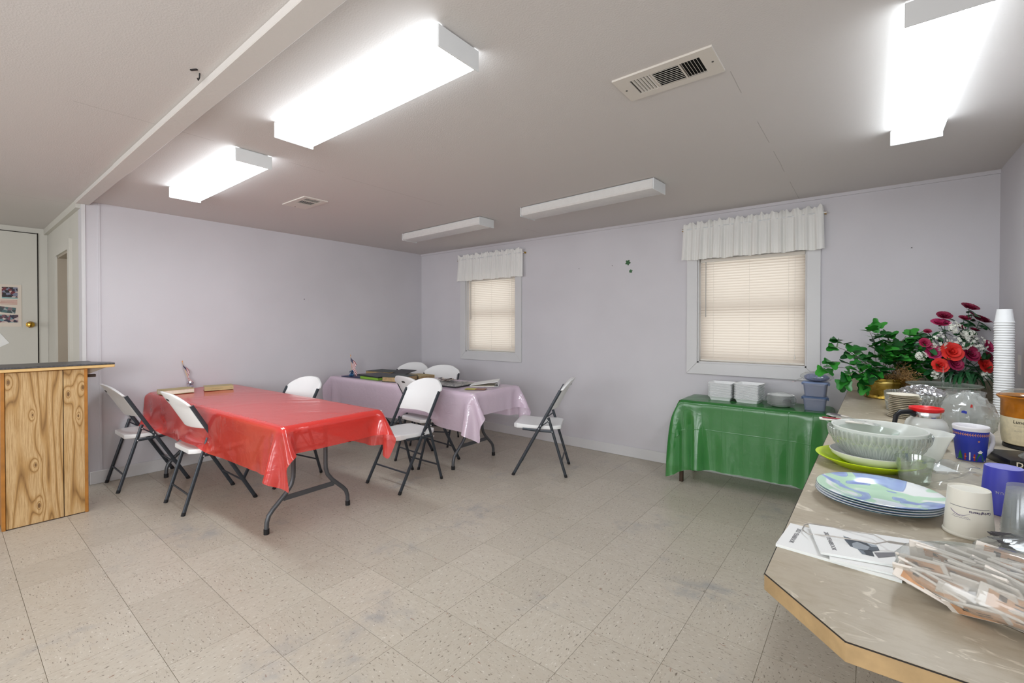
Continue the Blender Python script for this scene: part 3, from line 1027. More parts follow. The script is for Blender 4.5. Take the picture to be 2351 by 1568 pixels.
ivy_decal((3.200, 0, 1.990), 0.030, 0.5, 'larger green ivy leaf decal on the back wall')
ivy_decal((3.231, 0, 1.899), 0.020, 1.2, 'smaller green ivy leaf decal on the back wall, below the other')

# poster and paper on the hallway door
po = thing('photo_poster', 'cream poster with group photos on the hallway door', 'poster', (XL + 0.0352, -4.06, 1.55))
obj('poster_board', MB().span(0, 0.004, -0.30, 0.222, -0.218, 0.218), M['board'], po, smooth=0)


def poster_rect(nm, y0, y1, z0, z1, m, rot=0.0, x=0.0045):
    mbp = MB().box((0, 0, 0), (0.001, y1 - y0, z1 - z0))
    mbp.xf(Matrix.Translation((x, (y0 + y1) / 2, (z0 + z1) / 2)) @ Matrix.Rotation(rot, 4, 'X'))
    return obj(nm, mbp, m, po, smooth=0)


for y0, y1, z0, z1, m, rot in ((0.085, 0.195, 0.085, 0.19, 'photoA', 0), (0.05, 0.18, -0.075, -0.015, 'photoB', -0.12), (0.02, 0.198, -0.175, -0.095, 'photoC', 0), (-0.05, 0.04, 0.11, 0.19, 'photoB', 0.3), (-0.09, 0.055, 0.03, 0.09, 'photoA', -0.2), (-0.25, -0.08, -0.16, -0.02, 'photoC', 0.1), (-0.27, -0.12, 0.04, 0.17, 'photoA', 0)):
    poster_rect('photo', y0, y1, z0, z1, M[m], rot)
poster_rect('photo_edge', 0.085, 0.195, 0.073, 0.083, M['teal'])
for k in range(4):
    poster_rect('caption_line', 0.075 - 0.05 * (k > 1), 0.192, 0.052 - k * 0.013, 0.056 - k * 0.013, M['redink'])
tag(obj('loose_paper', MB().box((XL + 0.0375, -4.02, 1.192), (0.002, 0.13, 0.15), rx=0.55), M['paper'], smooth=0), 'white sheet of paper taped crooked to the hallway door', 'paper')

# ------------------------------------------------------------------ breakfast bar
bar = thing('breakfast_bar', 'wooden breakfast bar end with knotty oak boards and dark top', 'bar counter', (0.72, -3.926, 0))
obj('body', MB().span(-0.36, -0.012, -0.205, 0.205, 0.0, 1.034), M['edge'], bar, smooth=0)
p1 = obj('plank', MB().span(-0.006, 0.006, -0.1345, 0.1345, 0.004, 1.03), M['oak1'], bar, bevel=0.002, loc=(-0.004, -0.053, 0))
p2 = obj('plank', MB().span(-0.006, 0.006, -0.0535, 0.0535, 0.004, 1.03), M['oak2'], bar, bevel=0.002, loc=(-0.004, 0.139, 0))
obj('plank_joint', MB().span(-0.011, -0.006, 0.07, 0.10, 0.004, 1.03), M['seam'], bar, smooth=0)
for y in (-0.199, 0.2005):
    obj('edge_strip', MB().span(-0.03, 0.005, y - 0.009, y + 0.009, 0.0, 1.034), M['edge'], bar, bevel=0.002)
obj('base_line', MB().span(-0.008, 0.003, -0.19, 0.19, 0.0, 0.006), M['dkwood'], bar, smooth=0)
top = [(0.03, 0.356), (-0.10, 0.356), (-0.24, 0.27), (-0.37, 0.27), (-0.37, -0.32), (0.03, -0.32)]
obj('wooden_top', MB().poly(top, 1.036, 1.056), M['pine'], bar, bevel=0.003)
obj('granite_sheet', MB().poly([(x + (0.002 if x > 0 else 0), y) for x, y in top], 1.0565, 1.068), M['granite'], bar, bevel=0.002)
obj('corbel', MB().add([(-0.05, 0.212, 1.035), (-0.05, 0.33, 1.035), (-0.05, 0.212, 0.985), (-0.09, 0.212, 1.035), (-0.09, 0.33, 1.035), (-0.09, 0.212, 0.985)], [(0, 1, 2), (5, 4, 3), (0, 3, 4, 1), (1, 4, 5, 2), (2, 5, 3, 0)]), M['jamb'], bar, smooth=0)
obj('cleat', MB().span(-0.10, -0.06, 0.212, 0.265, 0.965, 0.984), M['dkwood'], bar, bevel=0.002)

# ------------------------------------------------------------------ folding chairs
def bar_tube(pts, w=0.0145, d=0.0095):
    return MB().tube(pts, w, 8, d, upv=(1, 0, 0))


def make_chair(label, loc, rz):
    c = thing('folding_chair', label, 'folding chair', loc, rz, 'white folding chairs')
    xo, xi = 0.218, 0.196

    def top_s(z):     # line of the long tube, foot to back
        return 0.236 - 0.551 * z

    # backrest: dished moulded panel, wider above the tube ends
    def back(u, v, off):
        q = 2 * u - 1
        z = 0.597 + 0.268 * v
        hw = 0.2 + 0.027 * min(1, max(0, (z - 0.768) / 0.012))
        rr = max(0.0, (v - 0.60) / 0.40)
        hw *= (1 - rr ** 2.6 * 0.30) if rr > 0 else 1
        zz = z - 0.030 * abs(q) ** 3.0 * rr
        y = top_s(z) - 0.004 - 0.046 * (1 - q * q) - 0.02 * max(0, v - 0.6) ** 1.2
        return (q * hw, y + off, zz)
    bk = obj('backrest', MB().slab(15, 14, lambda u, v: back(u, v, 0.009), lambda u, v: back(u, v, -0.012)), M['plast'], c, bevel=0.004, smooth=50, seg=2)
    yb = top_s(0.80) - 0.004 - 0.046 - 0.02 * 0.16
    obj('maker_plate', MB().box((0.0, yb - 0.0145, 0.805), (0.05, 0.004, 0.020), rx=0.5), M['black'], bk, bevel=0.003)

    def seat(u, v, low):
        q = 2 * u - 1
        y = -0.19 + 0.425 * v
        hw = 0.196 if v > 0.22 else 0.196 - 0.045 * ((0.22 - v) / 0.22) ** 2
        hw -= 0.03 * max(0, (v - 0.9) / 0.1) ** 2
        z = 0.452 + 0.018 * max(0, (v - 0.55) / 0.45) ** 1.5 - 0.010 * (1 - q * q) * math.sin(PI * min(1, v * 1.05))
        z -= 0.012 * max(0, (v - 0.93) / 0.07)
        if low:
            z = min(z - 0.03, 0.418 + 0.004 * v)
        return (q * hw, y, z)
    obj('seat', MB().slab(11, 15, lambda u, v: seat(u, v, 0), lambda u, v: seat(u, v, 1)), M['plast'], c, bevel=0.006, smooth=60, seg=2)
    for s_ in (-1, 1):
        lg = obj('front_leg', bar_tube([(s_ * xo, top_s(0.020) - 0, 0.020), (s_ * xo, top_s(0.772), 0.772)]), M['grey'], c, smooth=50)
        obj('foot_cap', bar_tube([(s_ * xo, top_s(0.001), 0.0), (s_ * xo, top_s(0.024), 0.024)], 0.0155, 0.0105), M['rubber'], lg, smooth=50)
        rl = obj('rear_leg', bar_tube([(s_ * xi, -0.233, 0.020), (s_ * xi, -0.082, 0.525)], 0.013, 0.0085), M['grey'], c, smooth=50)
        obj('foot_cap', bar_tube([(s_ * xi, -0.239, 0.0), (s_ * xi, -0.232, 0.024)], 0.014, 0.0095), M['rubber'], rl, smooth=50)
        obj('seat_rail', bar_tube([(s_ * 0.2, 0.15, 0.418), (s_ * 0.2, 0.06, 0.410), (s_ * 0.2, -0.03, 0.404), (s_ * 0.2, -0.12, 0.402)], 0.011, 0.007), M['grey'], c, smooth=50)
        obj('brace', MB().tube([(s_ * 0.207, -0.004, 0.435), (s_ * 0.207, -0.088, 0.498)], 0.005, 6), M['grey'], c)
        for y_, z_ in ((top_s(0.428), 0.428), (-0.118, 0.404), (-0.088, 0.498), (top_s(0.455), 0.455)):
            obj('rivet', MB().lathe([(0, 0.004), (0.0035, 0.003), (0.0045, 0)], 8).xf(Matrix.Translation((s_ * (xo + 0.0085), y_, z_)) @ Matrix.Rotation(s_ * PI / 2, 4, 'Y')), M['steel'], c)
    obj('front_crossbar', MB().tube([(-xo, top_s(0.15), 0.15), (xo, top_s(0.15), 0.15)], 0.007, 8), M['grey'], c)
    obj('rear_crossbar', MB().tube([(-xi, -0.199, 0.135), (xi, -0.199, 0.135)], 0.007, 8), M['grey'], c)
    obj('under_seat_bar', MB().tube([(-xo, 0.02, 0.395), (xo, 0.02, 0.395)], 0.007, 8), M['grey'], c)
    return c


def face(x, y):
    return math.atan2(-x, y)


ch = make_chair('white folding chair tucked under the red table, nearest the breakfast bar', (0.236, -3.262, 0), 0.0)
for (x, y), (fx, fy), lb in (
        ((1.162, -3.085), (0, 1), 'white folding chair on the near side of the red table, closest to the camera'),
        ((2.012, -1.895), (0, -1), 'white folding chair turned to the red table, its back to the pink table'),
        ((2.746, -0.889), (-0.89, -0.456), 'lone white folding chair standing by itself between pink and green tables'),
        ((1.68, -1.365), (0.09, 0.996), 'white folding chair facing the pink table, mostly hidden behind another chair'),
        ((0.565, -0.775), (0.31, -0.95), 'white folding chair behind the pink table, next to the room corner'),
        ((1.205, -0.815), (0.466, -0.885), 'white folding chair behind the pink table, under the far window'),
        ((1.065, -2.49), (0.16, -0.987), 'white folding chair on the far side of the red table, by the left wall')):
    dup(ch, (x, y, 0), face(fx, fy), lb)


# ------------------------------------------------------------------ folding tables
def folding_table(label, cx, cy, hx, hy, rz, zt, legx):
    t_ = thing('folding_table', label, 'table', (cx, cy, 0), rz, 'long folding tables')
    obj('tabletop', MB().span(-hx, hx, -hy, hy, zt - 0.03, zt), M['tabletop'], t_, bevel=0.004, seg=2)
    for x in legx:
        for s_ in (-1, 1):
            pts = [(x, s_ * 0.117, zt - 0.03), (x, s_ * 0.117, 0.36), (x, s_ * 0.119, 0.32), (x, s_ * 0.132, 0.275), (x, s_ * 0.17, 0.225), (x, s_ * 0.255, 0.145), (x, s_ * 0.280, 0.115), (x, s_ * 0.293, 0.075), (x, s_ * 0.295, 0.03), (x, s_ * 0.295, 0.012)]
            lg = obj('leg', MB().tube(pts, 0.0145, 10, upv=(1, 0, 0)), M['tgrey'], t_, smooth=50)
            obj('foot_cap', MB().tube([(x, s_ * 0.295, 0.0), (x, s_ * 0.295, 0.034)], 0.0172, 10), M['rubber'], lg, smooth=50)
        obj('spreader', MB().box((x, 0, 0.197), (0.008, 0.37, 0.034)), M['tgrey'], t_, bevel=0.002)
        obj('upper_bar', MB().tube([(x, -0.117, 0.50), (x, 0.117, 0.50)], 0.010, 8), M['tgrey'], t_)
        sgn = -1 if x > 0 else 1
        obj('folding_brace', MB().tube([(x, 0, 0.50), (x + sgn * 0.32, 0, zt - 0.034)], 0.006, 6), M['tgrey'], t_)
    return t_


RED = (1.23, -2.815, 1.195, 0.355, 0.033)
PINK = (1.25, -1.140, 1.145, 0.340, 0.020)
GREEN = (4.39, -0.231, 0.53, 0.201, 0.0)
folding_table('long folding table under the red cloth', *RED, 0.738, (-0.97, 0.865))
folding_table('long folding table under the pink cloth', *PINK, 0.738, (-0.82, 0.85))
gt = thing('side_table', 'low narrow table with dark legs under the green cloth', 'table', (4.39, -0.231, 0))
obj('tabletop', MB().span(-0.53, 0.53, -0.201, 0.201, 0.678, 0.70), M['dkwood'], gt, bevel=0.003)
for sx in (-1, 1):
    for sy in (-1, 1):
        obj('leg', MB().box((sx * 0.512, sy * 0.183, 0.339), (0.03, 0.03, 0.678)), M['dkwood'], gt, bevel=0.003)


# draped plastic table covers: a small cloth solver run once here
def drape(name, label, mat, table, zt, over, step, colliders, seed, wall=None, iters=230, wrinkle=0.004, stiff=0.15):
    """table = centre x, y, half length, half width, turn; over = overhang left, right, front, back"""
    CX, CY, hx, hy, rz = table
    x0, x1, y0, y1 = -hx - 0.004, hx + 0.004, -hy - 0.004, hy + 0.004
    cr, sr = math.cos(rz), math.sin(rz)

    def axis(a, b, lo, hi):
        n = max(4, int(round((b - a) / step)))
        d = (b - a) / n
        kl, kh = int(round(lo / d)), int(round(hi / d))
        return np.array([a + d * k for k in range(-kl, n + kh + 1)]), d
    xs_, dx = axis(x0, x1, over[0], over[1])
    ys_, dy = axis(y0, y1, over[2], over[3])
    nx, ny = len(xs_), len(ys_)
    X, Y = np.meshgrid(xs_, ys_, indexing='ij')
    rg = np.random.RandomState(seed)
    P = np.stack([X, Y, np.full_like(X, zt + 0.001)], -1)
    lies = (X > x0 - 1e-4) & (X < x1 + 1e-4) & (Y > y0 - 1e-4) & (Y < y1 + 1e-4)
    REST = P[lies].copy()
    ax = np.maximum(np.maximum(x0 - X, X - x1), 0)
    ay = np.maximum(np.maximum(y0 - Y, Y - y1), 0)
    P[..., 0] = np.clip(X, x0, x1) + np.sign(X) * ax * np.where(ay > 0, 0.55, 0.06)
    P[..., 1] = np.clip(Y, y0, y1) + np.sign(Y) * ay * np.where(ax > 0, 0.55, 0.06)
    P[..., 2] -= np.hypot(ax, ay) * np.where((ax > 0) & (ay > 0), 0.83, 0.995)
    P += np.where(lies, 0, rg.uniform(-1, 1, X.shape) * 0.003)[..., None]
    V = np.zeros_like(P)
    dd = math.hypot(dx, dy)
    cons = []

    def add(ai, aj, bi, bj, L, k):
        cons.append((slice(*ai), slice(*aj), slice(*bi), slice(*bj), L, k))
    for p0 in (0, 1):
        add((p0, nx - 1, 2), (0, ny), (p0 + 1, nx, 2), (0, ny), dx, 1.0)
        add((0, nx), (p0, ny - 1, 2), (0, nx), (p0 + 1, ny, 2), dy, 1.0)
        add((p0, nx - 1, 2), (0, ny - 1), (p0 + 1, nx, 2), (1, ny), dd, 0.5)
        add((p0, nx - 1, 2), (1, ny), (p0 + 1, nx, 2), (0, ny - 1), dd, 0.5)
    for p0 in (0, 1, 2, 3):
        add((p0, nx - 2, 4), (0, ny), (p0 + 2, nx, 4), (0, ny), 2 * dx, stiff)
        add((0, nx), (p0, ny - 2, 4), (0, nx), (p0 + 2, ny, 4), 2 * dy, stiff)
    loc_col = []
    for (a0, a1, b0, b1, zl, zz) in colliders:
        mx, my = (a0 + a1) / 2 - CX, (b0 + b1) / 2 - CY
        mx, my = mx * cr + my * sr, -mx * sr + my * cr
        loc_col.append((mx - (a1 - a0) / 2, mx + (a1 - a0) / 2, my - (b1 - b0) / 2, my + (b1 - b0) / 2, zl, zz))
    dt = 1 / 60
    for it in range(iters):
        V[..., 2] -= 9.8 * dt
        V *= 0.962
        Q = P + V * dt
        for sub in range(8):
            Q[lies] = REST
            for ai, aj, bi, bj, L, k in cons:
                A, B = Q[ai, aj], Q[bi, bj]
                n0, n1 = min(A.shape[0], B.shape[0]), min(A.shape[1], B.shape[1])
                A, B = A[:n0, :n1], B[:n0, :n1]
                D = B - A
                ln = np.sqrt((D * D).sum(-1, keepdims=True)) + 1e-9
                co = D * (0.5 * k * (ln - L) / ln)
                A += co
                B -= co
            for (a0, a1, b0, b1, zl, zz) in [(x0, x1, y0, y1, -1.0, zt)] + loc_col:
                px, py, pz = Q[..., 0], Q[..., 1], Q[..., 2]
                ins = (px > a0) & (px < a1) & (py > b0) & (py < b1) & (pz < zz) & (pz > zl)
                if not ins.any():
                    continue
                dep = np.stack([(zz - pz) * 0.5, px - a0, a1 - px, py - b0, b1 - py], -1)
                w_ = dep.argmin(-1) if zl < 0 else np.full(px.shape, 4)
                pz[ins & (w_ == 0)] = zz
                px[ins & (w_ == 1)] = a0
                px[ins & (w_ == 2)] = a1
                py[ins & (w_ == 3)] = b0
                py[ins & (w_ == 4)] = b1
            if wall:
                gx = CX + Q[..., 0] * cr - Q[..., 1] * sr
                gy = CY + Q[..., 0] * sr + Q[..., 1] * cr
                gx, gy = np.clip(gx, wall[0], wall[1]) - CX, np.clip(gy, wall[2], wall[3]) - CY
                Q[..., 0], Q[..., 1] = gx * cr + gy * sr, -gx * sr + gy * cr
            Q[..., 2] = np.maximum(Q[..., 2], 0.004)
        V = (Q - P) / dt
        P = Q
    P[lies] = REST
    # creases where the film lies slack on the top
    wr = np.zeros(P.shape[:2])
    for k in range(30):
        cx, cy = rg.uniform(x0, x1), rg.uniform(y0, y1)
        th = rg.normal(0.5, 0.5)
        c_, s_ = math.cos(th), math.sin(th)
        a = (P[..., 0] - cx) * c_ + (P[..., 1] - cy) * s_
        b = -(P[..., 0] - cx) * s_ + (P[..., 1] - cy) * c_
        wr += np.exp(-(a / 0.22) ** 2 - (b / 0.025) ** 2) * rg.uniform(0.2, 1)
    P[..., 2] += np.where(lies, np.minimum(wr, 1.5) * wrinkle, 0)
    mbc = MB()
    mbc.v = [tuple(p) for p in P.reshape(-1, 3)]
    mbc.f = [(i * ny + j, (i + 1) * ny + j, (i + 1) * ny + j + 1, i * ny + j + 1) for i in range(nx - 1) for j in range(ny - 1)]
    o = obj(name, mbc, mat, smooth=180, loc=(CX, CY, 0), rz=rz)
    uvl = o.data.uv_layers.new(name='UVMap')
    ii = np.array([l.vertex_index for l in o.data.loops])
    uv = np.stack([(ii // ny) * dx, (ii % ny) * dy], -1).astype(np.float32)
    uvl.data.foreach_set('uv', uv.ravel())
    sub = o.modifiers.new('smooth', 'SUBSURF')
    sub.levels = sub.render_levels = 1
    return tag(o, label, 'tablecloth')


def seat_box(x, y, hw=0.2, fy=1):
    ya, yb = (y - 0.2, y + 0.24) if fy > 0 else (y - 0.24, y + 0.2)
    return (x - hw, x + hw, ya, yb, -1.0, 0.476)


def back_box(x, y):
    return (x - 0.235, x + 0.235, y - 0.40, y - 0.100, 0.55, 0.9)


drape('red_tablecloth', 'glossy red plastic tablecloth on the long table by the bar', M['redcloth'], RED, 0.743, (0.02, 0.17, 0.30, 0.265), 0.034,
      [seat_box(0.236, -3.262), seat_box(1.162, -3.085), back_box(1.162, -3.085), back_box(0.236, -3.262), seat_box(1.065, -2.49, 0.22, -1)], 5, wall=(0.012, 4, -3.6, -2.0))
drape('pink_tablecloth', 'pale pink plastic tablecloth on the far long table', M['pinkcloth'], PINK, 0.743, (0.10, 0.215, 0.345, 0.30), 0.034,
      [seat_box(1.68, -1.365), back_box(1.68, -1.365), seat_box(0.565, -0.775, 0.24, -1), seat_box(1.205, -0.815, 0.26, -1)], 11, wall=(0.012, 4, -3.0, -0.02), wrinkle=0.003)
drape('green_tablecloth', 'green plastic tablecloth hanging low over the narrow table', M['greencloth'], GREEN, 0.705, (0.27, 0.12, 0.53, 0.0), 0.030,
      [(5.0, 5.5, -3.0, 0, -1.0, 0.84)], 21, wall=(3, 5.2, -3.0, -0.016), wrinkle=0.0025, stiff=0.45)

# ------------------------------------------------------------------ counter
ZC = 0.845
wt = thing('worktop', 'beige laminate counter along the right wall with clipped front corner', 'counter', (5.4, -1.75, 0))
cor = [(5.018, -0.002), (5.82, -0.002), (5.82, -3.48), (5.112, -3.495), (4.976, -3.352)]
loc2 = [(x - 5.4, y + 1.75) for x, y in cor]
obj('slab', MB().poly(loc2, ZC - 0.034, ZC - 0.0015), M['lamedge'], wt, bevel=0.001)
inset = [(-0.382 + 0.0015, 1.746), (0.42, 1.746), (0.42, -1.728), (-0.2875, -1.7432), (-0.4222, -1.6012)]
obj('laminate_sheet', MB().poly(inset, ZC - 0.0013, ZC), M['lam'], wt, smooth=0)
obj('glue_line', MB().poly([(x * 1.0005, y * 1.0002) for x, y in loc2], ZC - 0.0027, ZC - 0.0012), M['seam'], wt, smooth=0)
obj('backsplash', MB().span(-0.382, 0.42, 1.727, 1.748, ZC, ZC + 0.132).span(0.40, 0.421, -1.73, 1.727, ZC, ZC + 0.10), M['lam'], wt, bevel=0.002)
bc = thing('base_cabinet', 'painted base cabinet under the beige counter', 'cabinet', (5.6, -1.65, 0))
obj('body', MB().span(-0.22, 0.21, -1.6, 1.6, 0.09, ZC - 0.036), M['cabinet'], bc, smooth=0)
obj('toe_kick', MB().span(-0.16, 0.21, -1.58, 1.6, 0.0, 0.09), M['dkwood'], bc, smooth=0)
for k in range(4):
    dr = obj('door', MB().span(-0.238, -0.221, -1.58 + k * 0.795, -0.81 + k * 0.795, 0.11, ZC - 0.06), M['cabinet'], bc, bevel=0.003)
    obj('knob', MB().lathe([(0, 0), (0.006, 0), (0.006, 0.012), (0.013, 0.018), (0.01, 0.026), (0, 0.027)], 12).xf(Matrix.Translation((-0.238, -0.87 + k * 0.795, 0.66)) @ Matrix.Rotation(-PI / 2, 4, 'Y')), M['brassk'], dr)

# ------------------------------------------------------------------ things on the red table
ZT = 0.748


def hard_book(name, label, cat, loc, rz, size, cover, pages, group=None, spine_side=1, tilt=0.0):
    """closed book or binder: boards, page block, spine along local -y or +y"""
    L, Wd, H = size
    b = thing(name, label, cat, loc, rz, group)
    obj('cover', MB().span(-L / 2, L / 2, -Wd / 2, Wd / 2, 0, 0.003).span(-L / 2, L / 2, -Wd / 2, Wd / 2, H - 0.003, H).span(-L / 2, L / 2, spine_side * Wd / 2 - (0.003 if spine_side > 0 else 0), spine_side * Wd / 2 + (0 if spine_side > 0 else 0.003), 0.003, H - 0.003), cover, b, bevel=0.0008)
    e = 0.004
    obj('pages', MB().span(-L / 2 + e, L / 2 - e, -Wd / 2 + (e if spine_side > 0 else 0.0032), Wd / 2 - (0.0032 if spine_side > 0 else e), 0.0032, H - 0.0032), pages, b, bevel=0.001)
    return b


b = hard_book('hardcover_book', 'tan hardcover book with page edges showing, at the bar end of the red table', 'book', (0.345, -3.085, ZT), 1.60, (0.235, 0.155, 0.038), M['tanbook'], M['page'], 'books on the red table')
b2 = hard_book('hardcover_book', 'tan hardcover book with a lettered spine in the middle of the red table', 'book', (0.375, -2.765, ZT), 1.33, (0.225, 0.155, 0.036), M['tanbook'], M['page'], 'books on the red table', spine_side=-1)


def squiggle(n, w, h, seed, r=0.0009):
    q = random.Random(seed)
    m = MB()
    x = -w / 2
    for k in range(n):
        ww = w / n
        pts = [(x + ww * 0.1, 0, q.uniform(-h, h) * 0.5), (x + ww * 0.35, 0, q.uniform(-h, h)), (x + ww * 0.6, 0, q.uniform(-h, h)), (x + ww * 0.9, 0, q.uniform(-h, h) * 0.5)]
        m.tube(pts, r, 4)
        x += ww
    return m


obj('spine_lettering', squiggle(11, 0.09, 0.004, 4).xf(Matrix.Translation((-0.015, -0.0778, 0.018))), M['ink'], b2, smooth=0)
obj('spine_mark', squiggle(4, 0.022, 0.002, 5, 0.0006).xf(Matrix.Translation((0.093, -0.0778, 0.019))), M['ink'], b2, smooth=0)


def flag_weight(label, loc, foil, lean, H):
    f = thing('flag_centrepiece', label, 'flag', loc, 0, 'small flag table decorations')
    base = obj('foil_weight', MB(), foil, f) if False else None
    r = random.Random(int(H * 1000))
    mb_ = MB().lathe([(0.0, 0.0), (0.020, 0.0), (0.026, 0.012), (0.022, 0.028), (0.010, 0.04), (0.0, 0.042)], 9, wave=lambda th, i: 1 + 0.15 * math.sin(th * 3 + i))
    obj('foil_weight', mb_, foil, f, smooth=0)
    for k in range(12):
        a = k * 2 * PI / 12 + r.uniform(-.3, .3)
        rr = r.uniform(0.022, 0.036)
        z = 0.036 + r.uniform(0, 0.022)
        d = Vector((math.cos(a), math.sin(a), 0))
        p0, p1, p2 = Vector((0, 0, 0.038)), d * rr * 0.7 + Vector((0, 0, z + 0.014)), d * rr + Vector((0, 0, z))
        sdir = Vector((-d.y, d.x, 0)) * 0.007
        obj('ribbon_loop', MB().add([p0 - sdir * .4, p0 + sdir * .4, p1 - sdir, p1 + sdir, p2 - sdir * .7, p2 + sdir * .7], [(0, 1, 3, 2), (2, 3, 5, 4)]), foil, f, smooth=60)
    tipv = Vector(lean)
    st = [Vector((0, 0, 0.03)), Vector((0, 0, 0.03)) + tipv]
    obj('stick', MB().tube(st, 0.0024, 6), M['pine'], f)
    obj('finial', MB().lathe([(0, 0), (0.004, 0.003), (0.0045, 0.008), (0.0, 0.02)], 8).xf(Matrix.Translation(st[1])), M['gold'], f)
    # the flag hangs limp beside the stick: canton above, stripes falling below
    rgt = Vector((0.785, 0.619, 0))
    u = tipv.normalized()
    top = st[1] - u * 0.012
    hoist, fall = 0.100, 0.095

    def surf(a, c):
        # a: 0..1 down the hoist, c: 0..1 out to the fly
        p = top - u * hoist * a
        droop = Vector((0, 0, -1)) * (fall * c * (0.9 + 0.5 * a))
        out = rgt * (0.062 * c + 0.008 * c * math.sin(9 * a + 2)) + Vector((rgt.y, -rgt.x, 0)) * (0.010 * math.sin(7 * c + 5 * a))
        return p + out + droop
    n = 13
    for k in range(n):
        a0, a1 = k / n, (k + 1) / n
        c0 = 0.42 if k < 7 else 0.0
        obj('stripe', MB().grid(7, 2, lambda i, j: surf(a0 + (a1 - a0) * j, c0 + (1 - c0) * i)), M['stripe_r'] if k % 2 == 0 else M['stripe_w'], f, smooth=180)
    cant = obj('canton', MB().grid(6, 8, lambda i, j: surf(j * 7 / n, 0.42 * i)), M['navy'], f, smooth=180)
    nrm = Vector((rgt.y, -rgt.x, 0)) * 0.0014
    mbs = MB()
    for i in range(4):
        for j in range(4):
            c = surf((j + 0.6) * 7 / n / 4.2, 0.42 * (i + 0.6) / 4.2) + nrm
            mbs.add([c + rgt * 0.0022 * math.cos(t_ * PI / 2) + Vector((0, 0, 0.0022 * math.sin(t_ * PI / 2))) for t_ in range(4)], [(0, 1, 2, 3)])
    obj('stars', mbs, M['stripe_w'], cant, smooth=0)
    return f


flag_weight('small US flag in a silver foil weight on the red table', (0.075, -2.90, ZT), M['silverfoil'], (-0.058, -0.046, 0.215), 0.2)
flag_weight('small US flag in a blue foil weight on the pink table', (0.42, -1.405, ZT + 0.006), M['bluefoil'], (-0.010, -0.008, 0.205), 0.21)

# ------------------------------------------------------------------ binders and albums on the pink table
G = 'binders and albums on the pink table'
hard_book('flat_folder', 'flat navy and brown folder beneath the blue foil flag weight', 'folder', (0.46, -1.325, ZT), 0.10, (0.36, 0.24, 0.0062), M['foldernv'], M['oldpage'], G)
hard_book('photo_album', 'bright green album under the wide black binder', 'album', (0.80, -1.315, ZT), 0.02, (0.33, 0.25, 0.026), M['lgreen'], M['lgreen'], G)
hard_book('ring_binder', 'wide black binder lying on the green album', 'binder', (0.78, -1.285, ZT + 0.0265), -0.06, (0.42, 0.29, 0.014), M['folderbk'], M['folderbk'], G)
hard_book('ring_binder', 'dark green binder with brown page edges at the back, beside the flag', 'binder', (0.50, -1.0, ZT), 0.12, (0.40, 0.26, 0.045), M['foldergn'], M['oldpage'], G)
rb = hard_book('ring_binder', 'thick dark green binder of aged pages at the front of the pink table', 'binder', (1.155, -1.285, ZT), 0.30, (0.25, 0.30, 0.052), M['foldergn'], M['oldpage'], G, spine_side=1)
for k in (-1, 0, 1):
    obj('ring', MB().tube([(-0.124 + 0.012 * math.cos(a), 0.06 * k - 0.05, 0.026 + 0.014 * math.sin(a)) for a in [2 * PI * i / 12 for i in range(13)]], 0.0016, 5), M['wire'], rb)
hard_book('photo_album', 'aged album with brown page edges near the middle back of the pink table', 'album', (1.12, -0.985, ZT), 0.05, (0.26, 0.22, 0.034), M['tanbook'], M['oldpage'], G)
ob = thing('ring_binder', 'open black binder with one cover propped up, behind the thick green binder', 'binder', (0.80, -0.985, ZT), 0.1, G)
obj('base_cover', MB().span(-0.13, 0.13, -0.12, 0.12, 0.0, 0.022), M['folderbk'], ob, bevel=0.001)
obj('raised_cover', MB().add([(-0.13, -0.1, 0.024), (0.13, -0.1, 0.024), (0.13, 0.115, 0.062), (-0.13, 0.115, 0.062), (-0.13, -0.1, 0.028), (0.13, -0.1, 0.028), (0.13, 0.115, 0.066), (-0.13, 0.115, 0.066)], [(3, 2, 1, 0), (4, 5, 6, 7), (0, 1, 5, 4), (1, 2, 6, 5), (2, 3, 7, 6), (3, 0, 4, 7)]), M['folderbk'], ob, smooth=0)
obj('inner_sheet', MB().span(-0.12, 0.12, -0.11, 0.11, 0.0222, 0.0236), M['page'], ob, smooth=0)
al = thing('scrapbook', 'large open scrapbook with grey printed pages on the pink table', 'album', (1.80, -1.185, ZT), 0.12, G)
obj('cover', MB().span(-0.235, 0.235, -0.17, 0.17, 0, 0.010), M['folderbk'], al, bevel=0.001)
obj('left_page', MB().slab(6, 3, lambda u, v: (-0.228 + 0.226 * u, -0.162 + 0.324 * v, 0.013 + 0.006 * math.sin(PI * u)), lambda u, v: (-0.228 + 0.226 * u, -0.162 + 0.324 * v, 0.0102)), M['scrap'], al)
obj('right_page', MB().slab(6, 3, lambda u, v: (0.002 + 0.226 * u, -0.162 + 0.324 * v, 0.013 + 0.007 * math.sin(PI * u)), lambda u, v: (0.002 + 0.226 * u, -0.162 + 0.324 * v, 0.0102)), M['scrap'], al)
for k, (x, y, r_, z) in enumerate(((1.70, -1.115, 0.5, 0.7735), (1.76, -1.095, -0.3, 0.7775), (1.655, -1.10, 0.2, 0.7815))):
    tag(obj('photograph', MB().slab(5, 3, lambda u, v: (0.13 * (u - .5), 0.09 * (v - .5), 0.0012 + 0.012 * (2 * u - 1) ** 2), lambda u, v: (0.13 * (u - .5), 0.09 * (v - .5), 0.012 * (2 * u - 1) ** 2)), M['clip'], loc=(x, y, z), rz=r_), ('loose curled photograph lying lowest on the grey scrapbook', 'loose curled photograph in the middle of the pile on the scrapbook', 'loose curled photograph on top of the pile on the scrapbook')[k], 'photograph', 'loose photographs on the scrapbook')
wb = thing('ring_binder', 'white binder lying open like a wedge at the far end of the pink table', 'binder', (2.135, -1.0, ZT), 0.62, G)
obj('lower_cover', MB().span(-0.14, 0.14, -0.12, 0.12, 0, 0.003), M['paper'], wb, bevel=0.0008)
